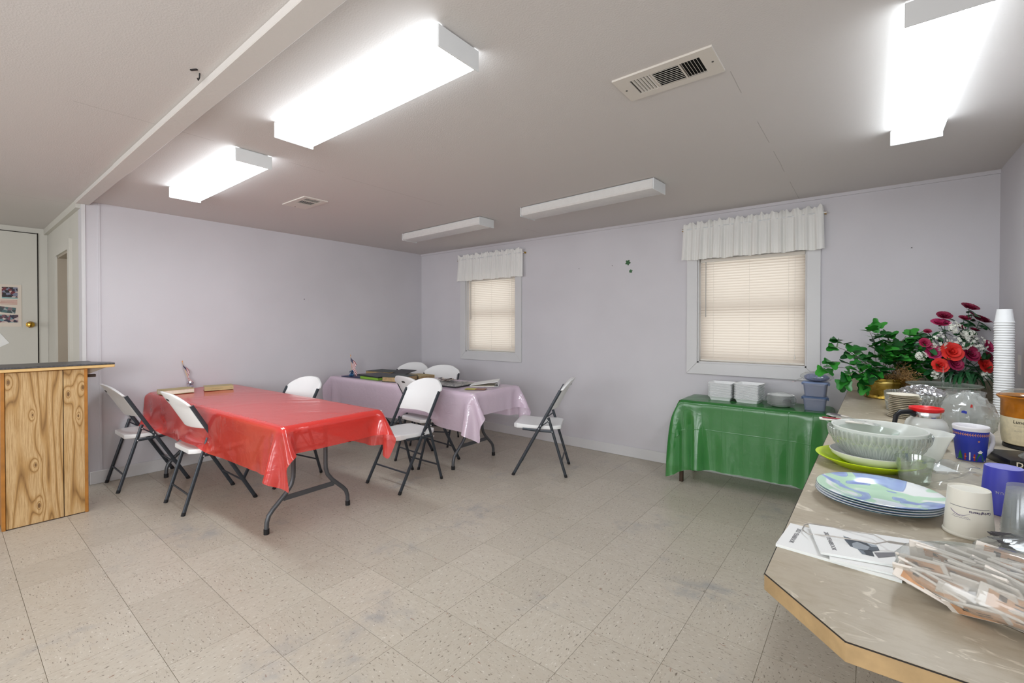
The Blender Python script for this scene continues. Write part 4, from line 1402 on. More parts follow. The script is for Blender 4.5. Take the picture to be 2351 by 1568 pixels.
obj('spine', MB().span(0.137, 0.14, -0.12, 0.12, 0.003, 0.052), M['paper'], wb, bevel=0.0008)
obj('upper_cover', MB().add([(0.137, -0.12, 0.050), (0.137, 0.12, 0.050), (-0.14, 0.12, 0.008), (-0.14, -0.12, 0.008), (0.137, -0.12, 0.053), (0.137, 0.12, 0.053), (-0.14, 0.12, 0.011), (-0.14, -0.12, 0.011)], [(3, 2, 1, 0), (4, 5, 6, 7), (0, 1, 5, 4), (1, 2, 6, 5), (2, 3, 7, 6), (3, 0, 4, 7)]), M['paper'], wb, smooth=0)
obj('ring_bar', MB().span(0.118, 0.136, -0.09, 0.09, 0.0032, 0.012), M['folderbk'], wb, bevel=0.001)
for k in (-1, 0, 1):
    obj('ring', MB().tube([(0.118 + 0.014 * math.cos(a), 0.07 * k, 0.022 + 0.014 * math.sin(a)) for a in [2 * PI * i / 12 for i in range(13)]], 0.0016, 5), M['wire'], wb)
obj('paper_sheaf', MB().span(-0.13, 0.10, -0.108, 0.108, 0.0032, 0.007), M['page'], wb, smooth=0)
lf = thing('leaflet', 'yellow and brown folded leaflet near the corner of the pink table', 'leaflet', (2.255, -1.265, ZT + 0.0015), 0.5)
obj('sheet', MB().span(-0.10, 0.0, -0.05, 0.05, 0, 0.002), M['leaflet'], lf, smooth=0)
obj('printed_half', MB().span(0.0005, 0.095, -0.05, 0.05, 0, 0.002), M['leaflet2'], lf, smooth=0)
tag(obj('newspaper_clipping', MB().box((0, 0, 0.001), (0.26, 0.19, 0.002)), M['scrap'], loc=(1.475, -1.07, ZT), rz=-0.2, smooth=0), 'flat printed page between the thick green binder and the scrapbook', 'paper')

# ------------------------------------------------------------------ things on the green table
ZG = 0.7085


def foam_tray():
    """square takeout tray with three wells, flange up"""
    def hgt(u, v):
        x, y = u * 2 - 1, v * 2 - 1
        edge = max(abs(x), abs(y))
        if edge > 0.93:
            return 0.030
        if edge > 0.88:
            return 0.030
        wall = 0.012 if (abs(y + 0.05) < 0.05 or (y > -0.05 and abs(x) < 0.05)) else 0.0
        return wall if edge < 0.78 else 0.0 + (edge - 0.78) / 0.10 * 0.030

    def P(u, v, o):
        x, y = u * 2 - 1, v * 2 - 1
        k = (x * x * y * y) * 0.07
        return (0.1 * x * (1 - k), 0.1 * y * (1 - k), hgt(u, v) + o)
    return mesh_of('foam_tray', MB().slab(27, 27, lambda u, v: P(u, v, 0.0024), lambda u, v: P(u, v, 0)), M['foam'], smooth=40)


tm = foam_tray()
for st, (x, y, rz, n, nm) in enumerate(((4.150, -0.190, 0.03, 14, 'left'), (4.366, -0.205, -0.10, 15, 'right'))):
    for k in range(n):
        o = obj('foam_tray', tm, None, None, loc=(x + rnd.uniform(-.001, .001), y + rnd.uniform(-.001, .001), ZG + 0.0002 + 0.0088 * k), rz=rz)
        tag(o, 'white foam tray, %s of the %s stack on the green table' % (ordinal(n - 1 - k), nm), 'foam tray', 'foam trays on the green table')


def blob(radii, seed, nu=44, nv=22, amp=0.10, flat=True, freq=3.0, squash=1.0, jit=0.0):
    r = random.Random(seed)
    ph = [(r.uniform(-1, 1), r.uniform(-1, 1), r.uniform(-1, 1), r.uniform(0, 6.28), r.uniform(1, 2.6)) for _ in range(10)]
    m = MB()

    def fn(u, v):
        th, fi = 2 * PI * u, PI * (v * 0.996 + 0.002)
        d = Vector((math.cos(th) * math.sin(fi), math.sin(th) * math.sin(fi), math.cos(fi)))
        w = sum(abs(math.sin(freq * f * (a * d.x + b_ * d.y + c * d.z) * 2 + p)) - 0.6 for a, b_, c, p, f in ph) / len(ph)
        k = 1 + amp * 3 * w + (r.uniform(-jit, jit) if 0.02 < v < 0.98 else 0)
        p = Vector((d.x * radii[0], d.y * radii[1], d.z * radii[2])) * k
        p.z += radii[2] * squash
        if flat and p.z < 0:
            p.z = 0.0
        return p
    return m.grid(nu, nv, fn, cu=True)


# plates still in their wrapper
for k in range(11):
    pm_ = obj('foam_plate', MB().lathe([(0.0, 0.0), (0.062, 0.0), (0.075, 0.010), (0.092, 0.014), (0.094, 0.016), (0.074, 0.0125), (0.06, 0.003), (0.0, 0.003)], 26), M['foam'], loc=(4.60, -0.272, ZG + 0.003 + 0.0072 * k), smooth=50)
    tag(pm_, 'white foam plate, %s in the wrapped pack on the green table' % ordinal(10 - k), 'foam plate', 'wrapped foam plates on the green table')
pw = thing('plastic_wrapper', 'clear wrapper with a printed label round the foam plates', 'wrapper', (4.60, -0.272, ZG + 0.0005))
obj('film', blob((0.107, 0.107, 0.054), 3, 32, 14, amp=0.05, jit=0.02), M['bagclear'], pw, smooth=25)
lm = MB()
for k in range(9):
    w_ = 0.058 - 0.0022 * (k - 4) ** 2
    lm.add([(0.109 * math.cos(a) , 0.109 * math.sin(a), z) for z in (0.024 + k * 0.0062, 0.0262 + k * 0.0062) for a in [-1.05 - w_ / 0.2 + (w_ / 0.1) * i / 8 for i in range(9)]], [(i, i + 1, 10 + i, 9 + i) for i in range(8)])
obj('printed_label', lm, M['greyink'], pw, smooth=0)


def bin_(label, loc, rz, lid, sx=0.075, sy=0.055, h=0.092):
    b_ = thing('plastic_bin', label, 'plastic bin', loc, rz, 'small lidded bins on the green table')
    vs = []
    m = MB()

    def ring(kx, ky, z, n=6, rr=0.018):
        out = []
        for cx, cy, a0 in ((1, 1, 0), (-1, 1, PI / 2), (-1, -1, PI), (1, -1, 1.5 * PI)):
            for i in range(n):
                a = a0 + PI / 2 * i / (n - 1)
                out.append((cx * (kx - rr) + rr * math.cos(a), cy * (ky - rr) + rr * math.sin(a), z))
        return out
    rings = [ring(sx * .86, sy * .84, 0.0), ring(sx * .96, sy * .95, h - 0.012), ring(sx * 1.0, sy * 1.0, h - 0.012), ring(sx * 1.0, sy * 1.0, h), ring(sx * .94, sy * .93, h), ring(sx * .84, sy * .82, 0.003)]
    n = len(rings[0])
    for rg_ in rings:
        vs += rg_
    fs = [(j * n + i, j * n + (i + 1) % n, (j + 1) * n + (i + 1) % n, (j + 1) * n + i) for j in range(len(rings) - 1) for i in range(n)]
    fs += [tuple(range(n - 1, -1, -1)), tuple((len(rings) - 1) * n + i for i in range(n))]
    obj('tub', m.add(vs, fs), M['bluebin'], b_, smooth=40)
    l2 = MB().add(ring(sx * 1.07, sy * 1.08, h + 0.0005) + ring(sx * 1.07, sy * 1.08, h + 0.009) + ring(sx * 0.98, sy * 0.98, h + 0.013), [(j * n + i, j * n + (i + 1) % n, (j + 1) * n + (i + 1) % n, (j + 1) * n + i) for j in range(2) for i in range(n)] + [tuple(range(n - 1, -1, -1)), tuple(2 * n + i for i in range(n))])
    obj('lid', l2, lid, b_, smooth=40)
    for s_ in (-1, 1):
        obj('latch', MB().box((s_ * sx * 1.09, 0, h - 0.004), (0.008, 0.045, 0.018)), lid, b_, bevel=0.002)
    return b_


bin_('grey-blue plastic bin with slate lid, lower of two on the green table', (4.826, -0.292, ZG), 0.02, M['bluelid2'])
bin_('grey-blue plastic bin with pale lid, upper of two on the green table', (4.829, -0.288, ZG + 0.1055), -0.03, M['bluelid'], 0.077, 0.056, 0.096)
zb = thing('zip_bag', 'clear zip bag of blue bits lying on the stacked bins', 'zip bag', (4.835, -0.288, ZG + 0.2155), -0.1)
obj('contents', blob((0.080, 0.060, 0.030), 8, amp=0.06), M['bluestuff'], zb, smooth=60)
obj('bag_film', blob((0.105, 0.072, 0.036), 12, 30, 14, amp=0.08, jit=0.03), M['bagclear'], zb, smooth=25)
obj('zip_flap', MB().grid(8, 4, lambda u, v: (-0.088 - 0.060 * u, -0.06 + 0.12 * v, 0.014 - 0.030 * u * u + 0.004 * math.sin(5 * v))), M['bagclear'], zb, smooth=180)
obj('zip_seal', MB().grid(4, 6, lambda u, v: (-0.138 - 0.010 * u, -0.06 + 0.12 * v, -0.0085 - 0.004 * u + 0.004 * math.sin(5 * v))), M['pinkzip'], zb, smooth=180)

# ------------------------------------------------------------------ counter: crockery near the camera
PLATE = [(0.0, 0.0015), (0.080, 0.0015), (0.083, 0.0), (0.090, 0.0), (0.092, 0.004), (0.120, 0.011), (0.1415, 0.0185), (0.143, 0.0205), (0.141, 0.0215), (0.118, 0.0145), (0.095, 0.0085), (0.088, 0.0055), (0.0, 0.005)]
for k in range(4):
    pl = thing('dinner_plate', 'flowered blue and green plate, %s in the stack on the counter' % ordinal(3 - k), 'plate', (5.159 + 0.001 * k, -2.749 - 0.001 * k, ZC + 0.0003 + 0.0068 * k), 0.7 * k, 'stacked flowered plates')
    obj('plate', MB().lathe(PLATE[:6] + PLATE[5:], 56), M['plate'] if k == 3 else M['platerim'], pl, smooth=50)
    obj('rim_line', MB().lathe([(0.1417, 0.0180), (0.1436, 0.0202), (0.1438, 0.0198), (0.1422, 0.0176)], 56), M['tealrim'] if k % 2 == 0 else M['bluelid2'], pl, smooth=60)
lp = thing('serving_platter', 'lime green plastic platter under the white dish and cut glass bowl', 'platter', (5.140, -2.335, ZC))
obj('platter', MB().lathe([(0.0, 0.002), (0.09, 0.002), (0.092, 0.0), (0.10, 0.0), (0.106, 0.006), (0.135, 0.020), (0.153, 0.030), (0.1555, 0.033), (0.153, 0.034), (0.132, 0.0245), (0.102, 0.0115), (0.095, 0.007), (0.0, 0.007)], 60), M['lime'], lp, smooth=50)
wdz = ZC + 0.0075
wd_ = thing('serving_dish', 'shallow white dish between the lime platter and the cut glass bowl', 'dish', (5.150, -2.315, wdz))
obj('dish', MB().lathe([(0.0, 0.001), (0.072, 0.001), (0.080, 0.0), (0.088, 0.004), (0.118, 0.026), (0.1235, 0.038), (0.1245, 0.040), (0.122, 0.041), (0.115, 0.030), (0.085, 0.009), (0.0, 0.007)], 56), M['whitecup'], wd_, smooth=50)
cb = thing('cut_glass_bowl', 'large cut glass punch bowl holding clear bowls, on the white dish', 'bowl', (5.166, -2.285, wdz + 0.0082))
obj('bowl', MB().lathe([(0.0, 0.0), (0.070, 0.0), (0.086, 0.006), (0.112, 0.027), (0.132, 0.057), (0.143, 0.088), (0.147, 0.105), (0.148, 0.109), (0.145, 0.109), (0.140, 0.088), (0.128, 0.058), (0.108, 0.030), (0.080, 0.010), (0.0, 0.006)], 96, wave=lambda th, i: 1 + (0.012 * math.cos(24 * th) if 3 < i < 9 else 0.0)), M['cut'], cb, smooth=35)
obj('ribbed_band', MB().lathe([(0.1395, 0.072), (0.1445, 0.082), (0.1478, 0.100), (0.1482, 0.106)], 144, wave=lambda th, i: 1.004 + 0.010 * abs(math.sin(36 * th))), M['cut'], cb, smooth=20)
fb_ = thing('frosted_bowl', 'white frosted bowl nested inside the cut glass bowl', 'bowl', (5.168, -2.283, wdz + 0.0165))
obj('bowl', MB().lathe([(0.0, 0.0), (0.066, 0.0), (0.094, 0.022), (0.116, 0.052), (0.130, 0.086), (0.1345, 0.104), (0.1385, 0.107), (0.1385, 0.110), (0.133, 0.109), (0.126, 0.088), (0.112, 0.056), (0.090, 0.027), (0.063, 0.004), (0.0, 0.004)], 64), M['frost'], fb_, smooth=50)
ib = thing('glass_bowl', 'small clear glass bowl inside the frosted bowl', 'bowl', (5.140, -2.300, wdz + 0.048))
obj('bowl', MB().lathe([(0.0, 0.0), (0.04, 0.0), (0.066, 0.022), (0.084, 0.060), (0.088, 0.068), (0.086, 0.069), (0.081, 0.060), (0.063, 0.025), (0.038, 0.004), (0.0, 0.004)], 48, wave=lambda th, i: 1 + (0.014 * math.sin(14 * th) if 3 <= i <= 6 else 0)), M['glass'], ib, smooth=50)
# flat packets lying across the rim
for k, (x, y, dz, rz, tl, lb, m_) in enumerate(((5.092, -2.165, 0.121, -0.33, 0.10, 'clear cutlery packet with red print propped on the bowl rim', 'clip'), (5.070, -2.180, 0.115, 0.12, 0.03, 'white and red paper packet under the clear packet on the bowl rim', 'stripe_r'))):
    pk = thing('cutlery_packet', lb, 'packet', (x, y, wdz + dz), rz, 'packets on the punch bowl')
    obj('wrapper', MB().slab(8, 4, lambda u, v: (-0.085 + 0.17 * u, -0.018 + 0.036 * v, 0.004 - tl * (u - .5) * 0.17 + 0.002 * math.sin(PI * v)), lambda u, v: (-0.085 + 0.17 * u, -0.018 + 0.036 * v, -tl * (u - .5) * 0.17)), M['bagclear2'] if k == 0 else M['packet'], pk, smooth=60)
    obj('print', MB().box((-0.045, 0, 0.0078 + tl * 0.045), (0.06, 0.022, 0.0006), ry=math.atan(tl)), M[m_], pk, smooth=0)
tg = thing('glass_tumbler', 'clear fluted glass tumbler beside the flowered plates', 'glass', (5.255, -2.464, ZC))
obj('glass', MB().lathe([(0.0, 0.0), (0.034, 0.0), (0.037, 0.003), (0.0425, 0.045), (0.0445, 0.052), (0.0475, 0.068), (0.0495, 0.079), (0.0495, 0.0805), (0.0475, 0.080), (0.045, 0.066), (0.0415, 0.05), (0.039, 0.045), (0.034, 0.010), (0.0, 0.008)], 60, wave=lambda th, i: 1 + (0.028 * abs(math.sin(6 * th)) - 0.014 if 1 <= i <= 3 else 0.0)), M['tumbler'], tg, smooth=40)


def wrap_on(mb_, rad, ang, flip=False):
    """lay a flat pattern (x right, y up in metres, from z=0) round an upright cone: rad(z)"""
    out = []
    for x, y, z in mb_.v:
        r = rad(y) + z + 0.0004
        a = ang + x / max(rad(y), 1e-4)
        out.append((r * math.cos(a), r * math.sin(a), y))
    mb_.v = out
    return mb_


# upside-down paper cup with its print
def pcr(z):
    return 0.0445 - (0.0445 - 0.0375) * min(max(z, 0), 0.11) / 0.11


pc = thing('paper_cup', 'upside-down cream paper cup with purple print beside the plates', 'paper cup', (5.329, -2.856, ZC))
obj('cup', MB().lathe([(0.0448, 0.0), (0.0468, 0.002), (0.0472, 0.0045), (0.046, 0.007), (0.0445, 0.0075), (0.0375, 0.108), (0.0372, 0.1100), (0.0362, 0.1103), (0.0352, 0.109), (0.034, 0.1062), (0.0, 0.1060)], 56), M['papercup'], pc, smooth=40)
VA = math.atan2(CAM.y + 2.856, CAM.x - 5.329)      # side that faces the room
ln = MB()
ln.add([(x, y, 0.0) for y in (0.0715, 0.0728) for x in [-0.036 + 0.075 * i / 14 for i in range(15)]], [(i, i + 1, 16 + i, 15 + i) for i in range(14)])
obj('print_line', wrap_on(ln, pcr, VA), M['greyink'], pc, smooth=0)
sw = MB()
pts = []
for i in range(17):
    u = i / 16
    x = -0.034 + 0.036 * u
    y = 0.066 - 0.0135 * math.sin(PI * min(1, 0.08 + u * 0.80)) ** 0.8
    th = 0.0009 * (1 - 0.75 * u)
    pts.append((x, y - th, y + th))
sw.add([(p[0], p[1], 0) for p in pts] + [(p[0], p[2], 0) for p in pts], [(i, i + 1, 18 + i, 17 + i) for i in range(16)])
obj('swoosh', wrap_on(sw, pcr, VA), M['purple'], pc, smooth=0)


def upside(body, size, cx, cy, bold=False):
    m_ = text_mb(body, size, 0.0001, bold)
    m_.v = [(-x + cx, -y + cy, abs(z)) for x, y, z in m_.v]
    return m_


obj('cup_lettering', wrap_on(upside('CaringHearts', 0.0078, 0.0215, 0.0640, True), pcr, VA), M['purple'], pc, smooth=0)
for k, (w_, y) in enumerate(((0.030, 0.0505), (0.034, 0.0470))):
    s_ = squiggle(12, w_, 0.0009, 20 + k, 0.0004)
    s_.v = [(x - 0.014, z + y, abs(yy)) for x, yy, z in s_.v]
    obj('small_print', wrap_on(s_, pcr, VA), M['purple'], pc, smooth=0)


# upside-down violet plastic cup
def bcr(z):
    return 0.0455 - 0.0085 * min(max(z, 0), 0.122) / 0.122


bcup = thing('plastic_cup', 'upside-down violet-blue plastic cup behind the paper cup', 'plastic cup', (5.424, -2.622, ZC))
obj('cup', MB().lathe([(0.0455, 0.0), (0.0465, 0.002), (0.0455, 0.004), (0.0375, 0.119), (0.0362, 0.1218)], 56), M['bluecup'], bcup, smooth=40)
obj('base_disc', MB().lathe([(0.0362, 0.1218), (0.031, 0.1220), (0.0295, 0.1205), (0.0285, 0.1205), (0.027, 0.1215), (0.0, 0.1215)], 56), M['bluerim'], bcup, smooth=30)
VB = math.atan2(CAM.y + 2.622, CAM.x - 5.424)
obj('cup_lettering', wrap_on(upside('U.N.', 0.0085, -0.008, 0.060, True), bcr, VB), M['whitecup'], bcup, smooth=0)
obj('cup_lettering', wrap_on(upside('le', 0.0095, 0.0295, 0.052, True), bcr, VB), M['whitecup'], bcup, smooth=0)
obj('white_emblem', wrap_on(MB().poly([(0.036, 0.05), (0.044, 0.052), (0.046, 0.064), (0.043, 0.070), (0.0385, 0.069), (0.037, 0.064), (0.039, 0.060)], 0, 0.0002), bcr, VB), M['whitecup'], bcup, smooth=0)

# nested clear cups, upside down
CUP = [(0.0345, 0.0), (0.0362, 0.0012), (0.0362, 0.003), (0.0348, 0.004), (0.0262, 0.093), (0.0255, 0.0945), (0.0, 0.0945)]
cm = mesh_of('clear_cup', MB().lathe(CUP, 40), M['clearcup'], smooth=40)
for k in range(6):
    o = obj('clear_cup', cm, None, None, loc=(5.4145, -2.868, ZC + 0.0003 + 0.0085 * k))
    tag(o, 'clear plastic cup, %s in the upside-down nest by the paper cup' % ordinal(5 - k), 'clear cup', 'nested clear cups')

# ------------------------------------------------------------------ booklets and the wire handle
def booklet(label, loc, rz, L, Wd, H, curl=0.0):
    b_ = thing('yearbook_booklet', label, 'booklet', loc, rz, 'white yearbook booklets')
    def lift(u, v):
        return curl * max(0, u - 0.25) ** 1.5 * (0.35 + 0.65 * v) * math.sin(PI * min(1, 0.15 + 0.8 * v))
    obj('pages', MB().slab(12, 6, lambda u, v: (L * (u - .5), Wd * (v - .5), H + lift(u, v) - 0.0008), lambda u, v: (L * (u - .5), Wd * (v - .5), 0.0)), M['foamgrey'], b_, smooth=40)
    obj('cover', MB().slab(12, 6, lambda u, v: (L * (u - .5), Wd * (v - .5), H + lift(u, v)), lambda u, v: (L * (u - .5), Wd * (v - .5), H + lift(u, v) - 0.0007)), M['paper'], b_, smooth=40)
    return b_, lift


def on_cover(mb_, L, Wd, H, lift):
    mb_.v = [(x, y, H + 0.0004 + lift(x / L + .5, y / Wd + .5) + max(0, z)) for x, y, z in mb_.v]
    return mb_


def turned(mb_, cx, cy):
    """reads down the short side"""
    mb_.v = [(y + cx, -x + cy, z) for x, y, z in mb_.v]
    return mb_


bk1, lf1 = booklet('white yearbook booklet at the counter edge, mostly under another booklet', (5.090, -3.148, ZC), -0.08, 0.216, 0.146, 0.006)
obj('title', on_cover(turned(text_mb('2023 YEARBOOK', 0.0125), -0.084, 0.002), 0.216, 0.146, 0.006, lf1), M['greyink'], bk1, smooth=0)
bk3, _ = booklet('white booklet lowest in the pile, peeking out toward the bag', (5.172, -3.147, ZC + 0.0064), 0.10, 0.205, 0.146, 0.005)
LB, WB_, HB = 0.222, 0.150, 0.005
bk2, lf2 = booklet('white yearbook booklet with a church drawing, topmost of the pile', (5.152, -3.122, ZC + 0.0120), 0.23, LB, WB_, HB, 0.020)
obj('title', on_cover(turned(text_mb('2023 YEARBOOK', 0.0125), -0.083, -0.008), LB, WB_, HB, lf2), M['greyink'], bk2, smooth=0)
ph_ = MB().poly([(-0.052, 0.012), (-0.050, 0.034), (-0.034, 0.020), (-0.018, 0.012), (0.004, 0.004), (0.003, -0.020), (-0.012, -0.030), (-0.014, -0.054), (-0.034, -0.050), (-0.037, -0.028), (-0.048, -0.020)], 0, 0.0002)
obj('church_drawing', on_cover(ph_, LB, WB_, HB, lf2), M['darkpic'], bk2, smooth=0)
obj('drawing_roof', on_cover(MB().poly([(-0.010, -0.034), (0.028, -0.020), (0.026, -0.036), (-0.008, -0.056)], 0, 0.0003), LB, WB_, HB, lf2), M['greyink'], bk2, smooth=0)
em = MB()
ap = [(0.020 * math.cos(a), 0.017 * math.sin(a)) for a in [-2.2 + 2.9 * i / 12 for i in range(13)]]
em.add([(0.068 + x, -0.045 + y, 0) for x, y in ap] + [(0.068 + x * .62, -0.045 + y * .62, 0) for x, y in ap], [(i, i + 1, 14 + i, 13 + i) for i in range(12)])
obj('green_emblem', on_cover(em, LB, WB_, HB, lf2), M['greenlogo'], bk2, smooth=0)
ws = thing('wire_handle', 'twisted pale wire loop handle lying across the yearbook booklets', 'wire handle', (5.17, -3.11, 0.868))
tp_ = [(5.301, -3.110), (5.257, -3.118), (5.217, -3.120), (5.175, -3.120), (5.149, -3.076), (5.098, -3.067), (5.042, -3.054), (5.027, -3.056), (5.018, -3.072), (5.018, -3.090), (5.017, -3.104), (5.022, -3.118), (5.031, -3.131), (5.068, -3.132), (5.123, -3.136), (5.153, -3.140), (5.175, -3.121), (5.217, -3.122), (5.257, -3.1205), (5.301, -3.113)]
zz = [0.878, 0.882, 0.882, 0.878, 0.872, 0.864, 0.858, 0.856, 0.856, 0.857, 0.857, 0.858, 0.859, 0.866, 0.873, 0.876, 0.881, 0.885, 0.885, 0.881]
obj('wire', MB().tube([(x - 5.17, y + 3.11, z - 0.868) for (x, y), z in zip(tp_, zz)], 0.0014, 6), M['wire'], ws, smooth=60)

# ------------------------------------------------------------------ bag of packets at the counter end
bag = thing('packet_bag', 'crinkled clear bag full of orange and white packets at the counter end', 'plastic bag', (5.37, -3.245, ZC + 0.0005), -0.05)
obj('film', blob((0.190, 0.118, 0.050), 31, 44, 20, amp=0.05, freq=2.2, jit=0.022), M['bagclear2'], bag, smooth=25)
pkm = mesh_of('paper_packet', MB().box((0, 0, 0), (0.080, 0.0042, 0.036)), M['packet'], bevel=0.001, smooth=0)
pfm = mesh_of('printed_face', MB().box((0.002, -0.0028, 0.0), (0.062, 0.0004, 0.028)), M['orangep'], smooth=0)
mkm = mesh_of('printed_mark', MB().box((-0.012, -0.0031, 0.005), (0.009, 0.0003, 0.009)).box((0.010, -0.0031, 0.004), (0.018, 0.0003, 0.002)).box((0.010, -0.0031, -0.002), (0.018, 0.0003, 0.002)), M['dkwood'], smooth=0)
r = random.Random(44)
cnt = 0
tries = 0
while cnt < 130 and tries < 4000:
    tries += 1
    x, y, z = r.uniform(-0.155, 0.17), r.uniform(-0.09, 0.09), r.uniform(0.012, 0.078)
    if (x / 0.175) ** 2 + (y / 0.10) ** 2 + ((z - 0.042) / 0.046) ** 2 > 0.92:
        continue
    if (x / 0.175) ** 2 + (y / 0.10) ** 2 + ((z - 0.042) / 0.046) ** 2 < 0.30:
        continue
    pk = thing('paper_packet', 'orange and white paper packet inside the clear bag at the counter end', 'packet', (5.37 + x, -3.245 + y, ZC + z), 0, 'packets in the clear bag')
    if cnt % 7 == 0:
        pk.rotation_euler = (r.gauss(-0.6, 0.25), r.gauss(0.0, 0.2), r.gauss(-0.1, 0.3))
    else:
        pk.rotation_euler = (r.gauss(0.75, 0.30), r.gauss(0.0, 0.15), r.gauss(-0.42, 0.22))
    bo = obj('packet_body', pkm, None, pk)
    if cnt % 7 == 0 or cnt % 3 == 1:
        obj('printed_face', pfm, None, pk)
        obj('printed_mark', mkm, None, pk)
    cnt += 1

# dark plastic cutlery in a clear bag behind it
fkb = thing('cutlery_bag', 'clear bag of dark grey plastic cutlery behind the packet bag', 'plastic bag', (5.43, -3.02, ZC + 0.0005), 0.35)
obj('film', blob((0.125, 0.070, 0.036), 36, 48, 24, amp=0.05), M['bagclear'], fkb, smooth=60)
hm = mesh_of('plastic_fork', MB().tube([(-0.085, 0, 0), (-0.02, 0, 0.002), (0.03, 0, 0.001), (0.05, 0, 0.004)], [0.004, 0.003, 0.003, 0.009], 6, [0.0015, 0.0015, 0.0015, 0.001]).box((0.066, -0.007, 0.004), (0.034, 0.0022, 0.001)).box((0.066, -0.0024, 0.004), (0.034, 0.0022, 0.001)).box((0.066, 0.0024, 0.004), (0.034, 0.0022, 0.001)).box((0.066, 0.007, 0.004), (0.034, 0.0022, 0.001)), M['darkfork'], smooth=40)
for k in range(34):
    o = obj('plastic_fork', hm, None, None, loc=(5.43 + r.uniform(-.014, .014), -3.02 + r.uniform(-.045, .045), ZC + 0.012 + r.uniform(0, 0.048)), rz=0.35 + r.gauss(0, 0.10) + (PI if k % 2 else 0))
    tag(o, 'dark grey plastic fork inside the clear cutlery bag', 'fork', 'dark forks in the clear bag')

# clear crumpled wrap lying on the counter
fl = thing('plastic_wrap', 'crumpled clear plastic wrap lying between tumbler and violet cup', 'plastic wrap', (5.365, -2.36, ZC + 0.001), 0.75)


def wrap_fn(u, v):
    x, y = u * 2 - 1, v * 2 - 1
    z = 0.010 + 0.016 * abs(math.sin(3.1 * x + 1.7 * y)) * (1 - 0.6 * abs(x)) + 0.010 * abs(math.sin(5.3 * y - 2.2 * x + 1)) + 0.018 * math.exp(-((x - 0.3) / .3) ** 2)
    e = max(abs(x), abs(y))
    z *= (1 - max(0, e - 0.75) / 0.25) if e > 0.75 else 1
    return (0.15 * x + 0.012 * math.sin(4 * y), 0.085 * y + 0.012 * math.sin(5 * x), z)


obj('film', MB().grid(40, 26, wrap_fn), M['film'], fl, smooth=60)

# ------------------------------------------------------------------ mug with a winter print
def mgr(z):
    return 0.0385 + 0.0108 * (min(max(z, 0), 0.12) / 0.12) ** 0.8


mg = thing('printed_mug', 'royal blue mug with an orange vine border and white rim', 'mug', (5.439, -2.008, ZC))
obj('mug', MB().lathe([(0.0, 0.0), (0.036, 0.0), (0.0383, 0.002)] + [(mgr(0.12 * i / 10), 0.12 * i / 10) for i in range(1, 10)] + [(0.0505, 0.121), (0.051, 0.126), (0.0495, 0.128), (0.0475, 0.126), (mgr(0.10) - 0.003, 0.10), (0.037, 0.02), (0.034, 0.006), (0.0, 0.006)], 56), M['whitecup'], mg, smooth=50)
obj('blue_print', MB().lathe([(mgr(z) + 0.0004, z) for z in [0.002 + 0.110 * i / 12 for i in range(13)]], 56), M['mugblue'], mg, smooth=60)
hd = Vector((0.785, 0.619, 0))
ha = [hd * (mgr(0.096) - 0.002) + Vector((0, 0, 0.096)), hd * 0.064 + Vector((0, 0, 0.101)), hd * 0.080 + Vector((0, 0, 0.088)), hd * 0.084 + Vector((0, 0, 0.064)), hd * 0.076 + Vector((0, 0, 0.038)), hd * 0.058 + Vector((0, 0, 0.020)), hd * (mgr(0.016) - 0.002) + Vector((0, 0, 0.014))]
obj('handle', MB().tube(ha, 0.0075, 10, 0.0055, upv=(hd.y, -hd.x, 0)), M['whitecup'], mg, smooth=60)
VM = math.atan2(CAM.y + 2.008, CAM.x - 5.439) + 0.1
vine = MB()
for i in range(24):
    x = -0.075 + i * 0.0066
    yy = 0.100
    vine.add([(x, yy - 0.0008, 0), (x + 0.0068, yy - 0.0008, 0), (x + 0.0068, yy + 0.0006, 0), (x, yy + 0.0006, 0)], [(0, 1, 2, 3)])
    for s_ in (-1, 1):
        vine.add([(x, yy, 0), (x + 0.0014, yy, 0), (x + 0.0052, yy + s_ * 0.0052, 0), (x + 0.0044, yy + s_ * 0.0058, 0)], [(0, 1, 2, 3) if s_ > 0 else (3, 2, 1, 0)])
obj('vine_border', wrap_on(vine, lambda z: mgr(z) + 0.0006, VM), M['gold'], mg, smooth=0)


def decal(nm, pts, m_, lift=0.0006):
    obj(nm, wrap_on(MB().poly(pts, 0, 0.0002), lambda z: mgr(z) + lift, VM), m_, mg, smooth=0)


star = [(0.017 + (0.0042 if k % 2 == 0 else 0.0017) * math.sin(k * PI / 5), 0.078 + (0.0042 if k % 2 == 0 else 0.0017) * math.cos(k * PI / 5)) for k in range(10)]
decal('star', star, M['gold'])
decal('green_tree', [(-0.042, 0.006), (-0.024, 0.006), (-0.028, 0.018), (-0.026, 0.018), (-0.033, 0.040), (-0.040, 0.018), (-0.037, 0.018)], M['greenp'])
decal('green_tree', [(0.010, 0.006), (0.034, 0.006), (0.030, 0.024), (0.022, 0.044), (0.014, 0.024)], M['greenp'])
decal('red_parcel', [(-0.020, 0.006), (0.008, 0.006), (0.008, 0.030), (-0.020, 0.030)], M['redp'], 0.0009)
decal('parcel_ribbon', [(-0.0078, 0.006), (-0.0042, 0.006), (-0.0042, 0.036), (-0.0078, 0.036)], M['whitecup'], 0.0012)
decal('parcel_ribbon', [(-0.020, 0.017), (0.008, 0.017), (0.008, 0.0205), (-0.020, 0.0205)], M['gold'], 0.0012)
decal('white_snow', [(0.014, 0.038), (0.022, 0.046), (0.030, 0.040), (0.026, 0.034), (0.018, 0.034)], M['whitecup'], 0.0009)
decal('white_snow', [(-0.046, 0.003), (0.040, 0.003), (0.038, 0.008), (-0.044, 0.008)], M['whitecup'], 0.0009)

